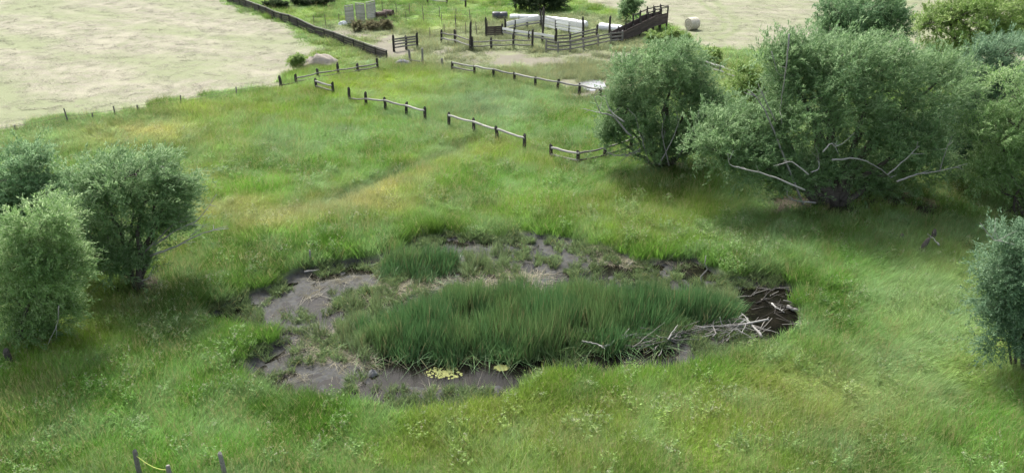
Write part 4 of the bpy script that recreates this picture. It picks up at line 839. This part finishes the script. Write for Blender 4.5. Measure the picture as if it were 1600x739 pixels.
# pale pallet panels
def pallets():
    spots = [((541, 39), (554, 37)), ((557, 34), (571, 35)), ((574, 33), (588, 29))]; org = gp(541, 38); root = empty('pallet_wall', org, 'three upright pale slatted pallet panels standing side by side', 'pallets')
    sl = plank_mesh('slat', M['pallet'], .17, .03); capb = plank_mesh('cap_board', M['pallet'], .08, .12); ps = plank_mesh('upright', M['pallet'], .1, .09)
    for (a, b) in spots:
        A, B = gp(*a), gp(*b); f = (B - A) / np.linalg.norm(B - A); back = np.array([-f[1], f[0], 0]) * .07
        for k in range(10): span('slat', sl, A + [0, 0, .15 + k * .212], B + [0, 0, .15 + k * .212], root, org)
        span('cap_board', capb, A + [0, 0, 2.33], B + [0, 0, 2.33], root, org)
        for t in (.06, .5, .94):
            p = A + (B - A) * t + back; o = link('upright', ps, root, p - org + np.array([0, 0, -.05]), (0, -math.pi / 2, math.atan2(f[1], f[0])), (2.35, 1, 1))
pallets()
def lump(name, label, cat, c, r, h, mat, seed=0, flat=0.0):
    rng = np.random.default_rng(seed); p = gp(*c); nu, nv = 22, 9; V = []; F = []
    for j in range(nv):
        for i in range(nu):
            a = i / nu * 6.283; b = j / (nv - 1) * math.pi / 2; nz = 0.75 + .5 * float(vnoise(np.array([math.cos(a) * 1.6 + 5 + seed]), np.array([math.sin(a) * 1.6 + b * 2 + 3]), seed % 12)[0]) + rng.normal(0, .035)
            V.append((math.cos(a) * math.cos(b) * r[0] * nz, math.sin(a) * math.cos(b) * r[1] * nz, (math.sin(b) ** (1 + flat)) * h * nz - .12))
    for j in range(nv - 1):
        for i in range(nu): F.append((j * nu + i, j * nu + (i + 1) % nu, (j + 1) * nu + (i + 1) % nu, (j + 1) * nu + i))
    F.append(tuple((nv - 1) * nu + i for i in range(nu))); mb = MB(); mb.add(V, F)
    return tag(link(name, mb.mesh(name, mat, True), None, tuple(p)), label, cat)
lump('earth_mound', 'pinkish tan mound of bare earth at the hay field corner', 'mound', (496, 103), (2.3, 1.3), 1.15, M['dirt'], 3)
lump('boulder', 'low grey stone heap between the two tall posts and the grass', 'stone', (630, 103), (1.0, .6), .7, M['rock'], 4)
lump('rock', 'small pale grey rock in the dark water at the cattails', 'rock', (583, 588), (.26, .2), .42, M['rock'], 5)
lump('stone_block', 'white stone at the foot of the pallet panels', 'stone', (536, 39), (.6, .4), .5, M['plastic'], 6)
# round bale: lying drum with spiral ends
def bale(u, v, r=.78, L=1.3):
    p = gp(u, v); root = empty('round_bale', p, 'lone pale round hay bale on the mown field', 'hay bale'); mb = MB(); k = 28; n = 9
    rng = np.random.default_rng(2); t = np.linspace(-L / 2, L / 2, n); mb.tube(np.stack([t, 0 * t, 0 * t], 1), r * (1 - .1 * (np.abs(t) / (L / 2)) ** 6) * (1 + rng.normal(0, .008, n)), k, False)
    link('straw_roll', mb.mesh('straw_roll', M['bale'], True), root, (0, 0, r * .96), (0, 0, .5))
    for s in (-1, 1):
        m2 = MB(); V = [(s * (L / 2 + .02), 0, 0)]; F = []
        for q in range(1, 6):
            for i in range(k): a = i / k * 6.283; V.append((s * (L / 2 + (.03 if q % 2 else -.01) - (.02 if q == 5 else 0)), math.cos(a) * r * .905 * q / 5, math.sin(a) * r * .905 * q / 5))
        for i in range(k): F.append((0, 1 + i, 1 + (i + 1) % k))
        for q in range(4):
            for i in range(k): F.append((1 + q * k + i, 1 + (q + 1) * k + i, 1 + (q + 1) * k + (i + 1) % k, 1 + q * k + (i + 1) % k))
        m2.add(V, F); link('end_face', m2.mesh('end_face', M['bale']), root, (0, 0, r * .96), (0, 0, .5))
bale(1081, 47)
def drum(u, v, ang, label):
    p = gp(u, v); root = empty('rusty_drum', p, label, 'drum', 'rusty drums beside the pallets'); mb = MB(); t = np.array([-.45, -.45, -.44, -.16, -.15, -.14, .14, .15, .16, .44, .45, .45]); rr = np.array([.27, .31, .3, .29, .31, .29, .29, .31, .29, .3, .31, .27]) * 1.5
    mb.tube(np.stack([t * 1.5, 0 * t, 0 * t], 1) + np.array([0, 0, .45]), rr, 16); link('barrel', mb.mesh('barrel', M['rust'], False), root, None, (0, 0, ang))
drum(595, 29, .6, 'dark rusty drum lying against the pallet panels'); drum(607, 26, -.3, 'second rusty drum lying by the wire fence')

# ------------------------------------------------------------------ near fence posts with twine
fence('fence_post', 'tall weathered grey post with yellow twine tied to it in deep grass', [(221, 752, 1.45)], [], cat='post', pm='near')
fence('fence_post', 'short grey post top just showing above the grass between two others', [(275, 772, 1.3)], [], cat='post', pm='near')
fence('fence_post', 'thick grey post with broken top half hidden in grass', [(353, 752, 1.2)], [], cat='post', pm='near')
fence('fence_post', 'dark old post in the bright grass under the light green bush', [(17, 574, .9)], [], cat='post', pm='dark')
a, b = gp(221, 752) + [0, 0, 1.25], gp(275, 772) + [0, 0, 1.1]
t = np.linspace(0, 1, 9); P_ = a + (b - a) * t[:, None]; P_[:, 2] -= .22 * np.sin(math.pi * t); mb = MB(); mb.tube(P_ - a, .012, 5)
tag(link('twine', mb.mesh('twine', M['twine']), None, tuple(a)), 'yellow-green twine strung between the two grey posts', 'twine')

# ------------------------------------------------------------------ dead wood round the pond and under the trees
def branch(label, pts, r, lift=0.08, seed=0, twigs=2, name='fallen_branch', mat='dead', zs=None):
    rng = np.random.default_rng(seed + 40); G = []
    for i, (u, v) in enumerate(pts):
        z = zs[i] if zs else None
        p = gp(u, v); p[2] = max(p[2], WATER_Z) + lift
        if z: p = at(u, v, gp(*pts[0])[1])
        G.append(p)
    G = np.array(G); Pi = smooth(G); Pi[1:-1] += rng.normal(0, r * .35, Pi[1:-1].shape)
    org = G[0]; mb = MB(); mb.tube(Pi - org, np.linspace(r, r * .4, len(Pi)), 7); o = tag(link(name, mb.mesh(name, M[mat], True), None, tuple(org)), label, 'branch')
    L = np.linalg.norm(G[-1] - G[0])
    for k in range(twigs):
        i = rng.integers(len(Pi) // 3, len(Pi) - 1); d = (Pi[-1] - Pi[0]) / L * .6 + rng.normal(0, .5, 3); d[2] = abs(d[2]) * .6; m2 = MB(); m2.tube(limb_path(Pi[i] - org, Pi[i] - org + d * L * .28, rng, 4, up=0), np.linspace(r * .5, r * .2, 4), 5); link('twig', m2.mesh('twig', M[mat], True), o)
    return o
branch('long straight pale stick at the west end of the brush pile', [(930, 537), (985, 533), (1031, 529)], .05, .35, 1)
branch('curved whitish branch poking from the brush pile into the bank grass', [(944, 555), (965, 542), (996, 531)], .06, .4, 2)
branch('short bleached stick lying in the bank grass beside the brush pile', [(908, 553), (925, 558), (942, 565)], .05, .55, 3)
branch('forked silvery limb at the east end of the brush pile', [(1188, 536), (1172, 519), (1150, 502)], .07, .3, 4, 3)
branch('long thin grey limb lying along the top of the brush pile', [(1197, 519), (1140, 520), (1084, 520)], .05, .4, 5, 3)
branch('thick white log floating in the dark water at the pond\'s east end', [(1229, 486), (1250, 489)], .10, .12, 6, 0, 'log')
branch('brown stick half sunk in the dark water beside the white log', [(1204, 484), (1224, 497)], .05, .08, 7)
branch('pale stick leaning on the bank above the white log', [(1244, 476), (1266, 466)], .05, .3, 8, 2)
branch('pale stick lying across the pond\'s west shore', [(476, 428), (502, 424)], .06, .12, 9, 0)
branch('bleached crooked stick among the dark stumps', [(1464, 396), (1452, 382), (1446, 378)], .06, .5, 10, 1)
mb = MB(); g0 = gp(1096, 446); P_ = limb_path((0, 0, -.2), (.05, 0, 1.75), np.random.default_rng(3), 6, up=0); mb.tube(P_, np.linspace(.05, .02, 6), 6)
tag(link('dead_stalk', mb.mesh('dead_stalk', M['dead'], True), None, tuple(g0)), 'upright bare grey stalk standing in the mud behind the cattails', 'stalk')
mb = MB(); g0 = gp(485, 410); mb.tube(limb_path((0, 0, -.2), (.04, 0, .75), np.random.default_rng(4), 5, up=0), np.linspace(.07, .04, 5), 6)
tag(link('dead_stalk', mb.mesh('dead_stalk', M['dead'], True), None, tuple(g0)), 'short white upright stub on the pond\'s west bank', 'stalk')
for i, (u, v, h, tl, lab) in enumerate([(1408, 379, .55, .1, 'low dark stump, the one nearest the largest willow'), (1433, 397, 1.0, -.45, 'leaning dark stump beside the bleached stick'), (1456, 382, .95, .05, 'upright dark stump behind the bleached stick')]):
    mb = MB(); t = np.linspace(0, 1, 6); mb.tube(np.stack([tl * -h * t, 0 * t, -.15 + (h + .15) * t], 1), np.array([.2, .15, .14, .135, .13, .07]), 9)
    o = tag(link('tree_stump', mb.mesh('tree_stump', M['bark'], True), None, tuple(gp(u, v))), lab, 'stump')
# the brush pile: each stick a part
def brush(name, label, poly, n, r, seed, lift):
    rng = np.random.default_rng(seed); c = np.mean([gp(*p) for p in poly], 0); root = empty(name, c, label, 'brush pile'); ms = []
    for q in range(6):
        mb = MB(); mb.tube(limb_path((-.5, 0, 0), (.5, 0, 0), rng, 6, up=rng.normal(0, .12)), np.linspace(.026, .012, 6), 5); ms.append(mb.mesh('stick', M['dead'] if q < (1 if seed == 1 else 0) else M['wood_grey'] if q < (5 if seed == 1 else 2) else M['wood_dark'], True))
    pts = []
    while len(pts) < n:
        t = rng.random(); k = t * (len(poly) - 1); i = min(int(k), len(poly) - 2); f = k - i; u = poly[i][0] * (1 - f) + poly[i + 1][0] * f + rng.normal(0, 12); v = poly[i][1] * (1 - f) + poly[i + 1][1] * f + rng.normal(0, r); pts.append((u, v))
    for i, (u, v) in enumerate(pts):
        p = gp(u, v); p[2] = max(p[2], WATER_Z) + .05 + abs(rng.normal(0, lift)); L = rng.uniform(.6, 2.2); link('stick', ms[i % 6], root, p - c, (rng.normal(0, .2), rng.normal(0, .22), rng.normal(.15, .6)), (L, *([0.5 + 1.0 * rng.random() ** 2] * 2)))
brush('brush_pile', 'tangled pile of grey dead sticks along the south-east shore of the pond', [(1015, 545), (1060, 533), (1100, 518), (1140, 522), (1185, 526)], 150, 7, 1, .25)
brush('brush_pile', 'scattered brown sticks in the dark water at the pond\'s east end', [(1180, 470), (1220, 480), (1255, 495)], 40, 12, 2, .05)
def algae(label, c, ru, rv, seed):              # broken scum: many small ragged pads pushed together
    rng = np.random.default_rng(seed); p = px(*c, WATER_Z); a = np.linalg.norm(px(c[0] + ru, c[1], WATER_Z) - p); b = np.linalg.norm(px(c[0], c[1] + rv, WATER_Z) - p); mb = MB()
    for k in range(110):
        t = rng.random() * 6.283; q = rng.random() ** .55; cx, cy = math.cos(t) * q * a, math.sin(t) * q * b; r = rng.uniform(.04, .13) * (1.25 - .6 * q); n = 8; h = rng.uniform(.015, .05); V = [(cx, cy, h)]
        for i in range(n): e = i / n * 6.283; w = r * rng.uniform(.6, 1.3); V.append((cx + math.cos(e) * w, cy + math.sin(e) * w, -.01))
        mb.add(V, [(0, 1 + i, 1 + (i + 1) % n) for i in range(n)])
    tag(link('algae_mat', mb.mesh('algae_mat', M['algae'], True), None, tuple(p)), label, 'algae')
algae('larger yellow-green algae mat floating on the dark water', (694, 582), 31, 10, 1); algae('smaller yellow-green algae mat near the bank grass', (783, 574), 12, 5, 2)
def puddle(label, c, ru, rv, seed):
    p = gp(*c); a = np.linalg.norm(px(c[0] + ru, c[1]) - px(*c)); b = np.linalg.norm(px(c[0], c[1] + rv) - px(*c)); k = 30; V = [(0, 0, 0)]
    for i in range(k): t = i / k * 6.283; nz = .6 + .8 * float(vnoise(np.array([math.cos(t) * 1.8 + 9 + seed]), np.array([math.sin(t) * 1.8 + 9]), seed)[0]); V.append((math.cos(t) * a * nz, math.sin(t) * b * nz, 0))
    mb = MB(); z = terrain(np.array([v[0] + p[0] for v in V]), np.array([v[1] + p[1] for v in V])) - p[2] + .03; V = [(v[0], v[1], zz) for v, zz in zip(V, z)]
    mb.add(V, [(0, 1 + i, 1 + (i + 1) % k) for i in range(k)]); o = link('puddle', mb.mesh('puddle', M['puddle'])); o.location = tuple(p); o['kind'] = 'structure'
M['puddle'] = mat_plain('pale_wet_mud', (0.14, 0.138, 0.142), (0.20, 0.198, 0.205), 1.5, 0.25, .1)
puddle('', (922, 134), 20, 9, 3); puddle('', (952, 102), 8, 3, 5)

# repeats of one kind share a group
GROUPS = {'log_fence': 'log rail fences round the pasture and paddock', 'wire_fence': 'post and wire fences', 'corral_fence': 'corral fences', 'fence_post': 'old fence posts standing in the grass', 'tree_stump': 'stumps beside the willow shade',
          'willow_tree': 'willow trees', 'willow_bush': 'willow bushes', 'shrub': 'shrubs round the farmyard and fields', 'fallen_branch': 'dead branches round the pond', 'brush_pile': 'piles of dead sticks in the pond', 'algae_mat': 'algae mats on the pond',
          'wrapped_bale_row': 'white wrapped tubes behind the corral', 'dead_stalk': 'bare stalks round the pond'}
for o in bpy.data.objects:
    k = o.name.split('.')[0]
    if o.parent is None and k in GROUPS and 'group' not in o: o['group'] = GROUPS[k]
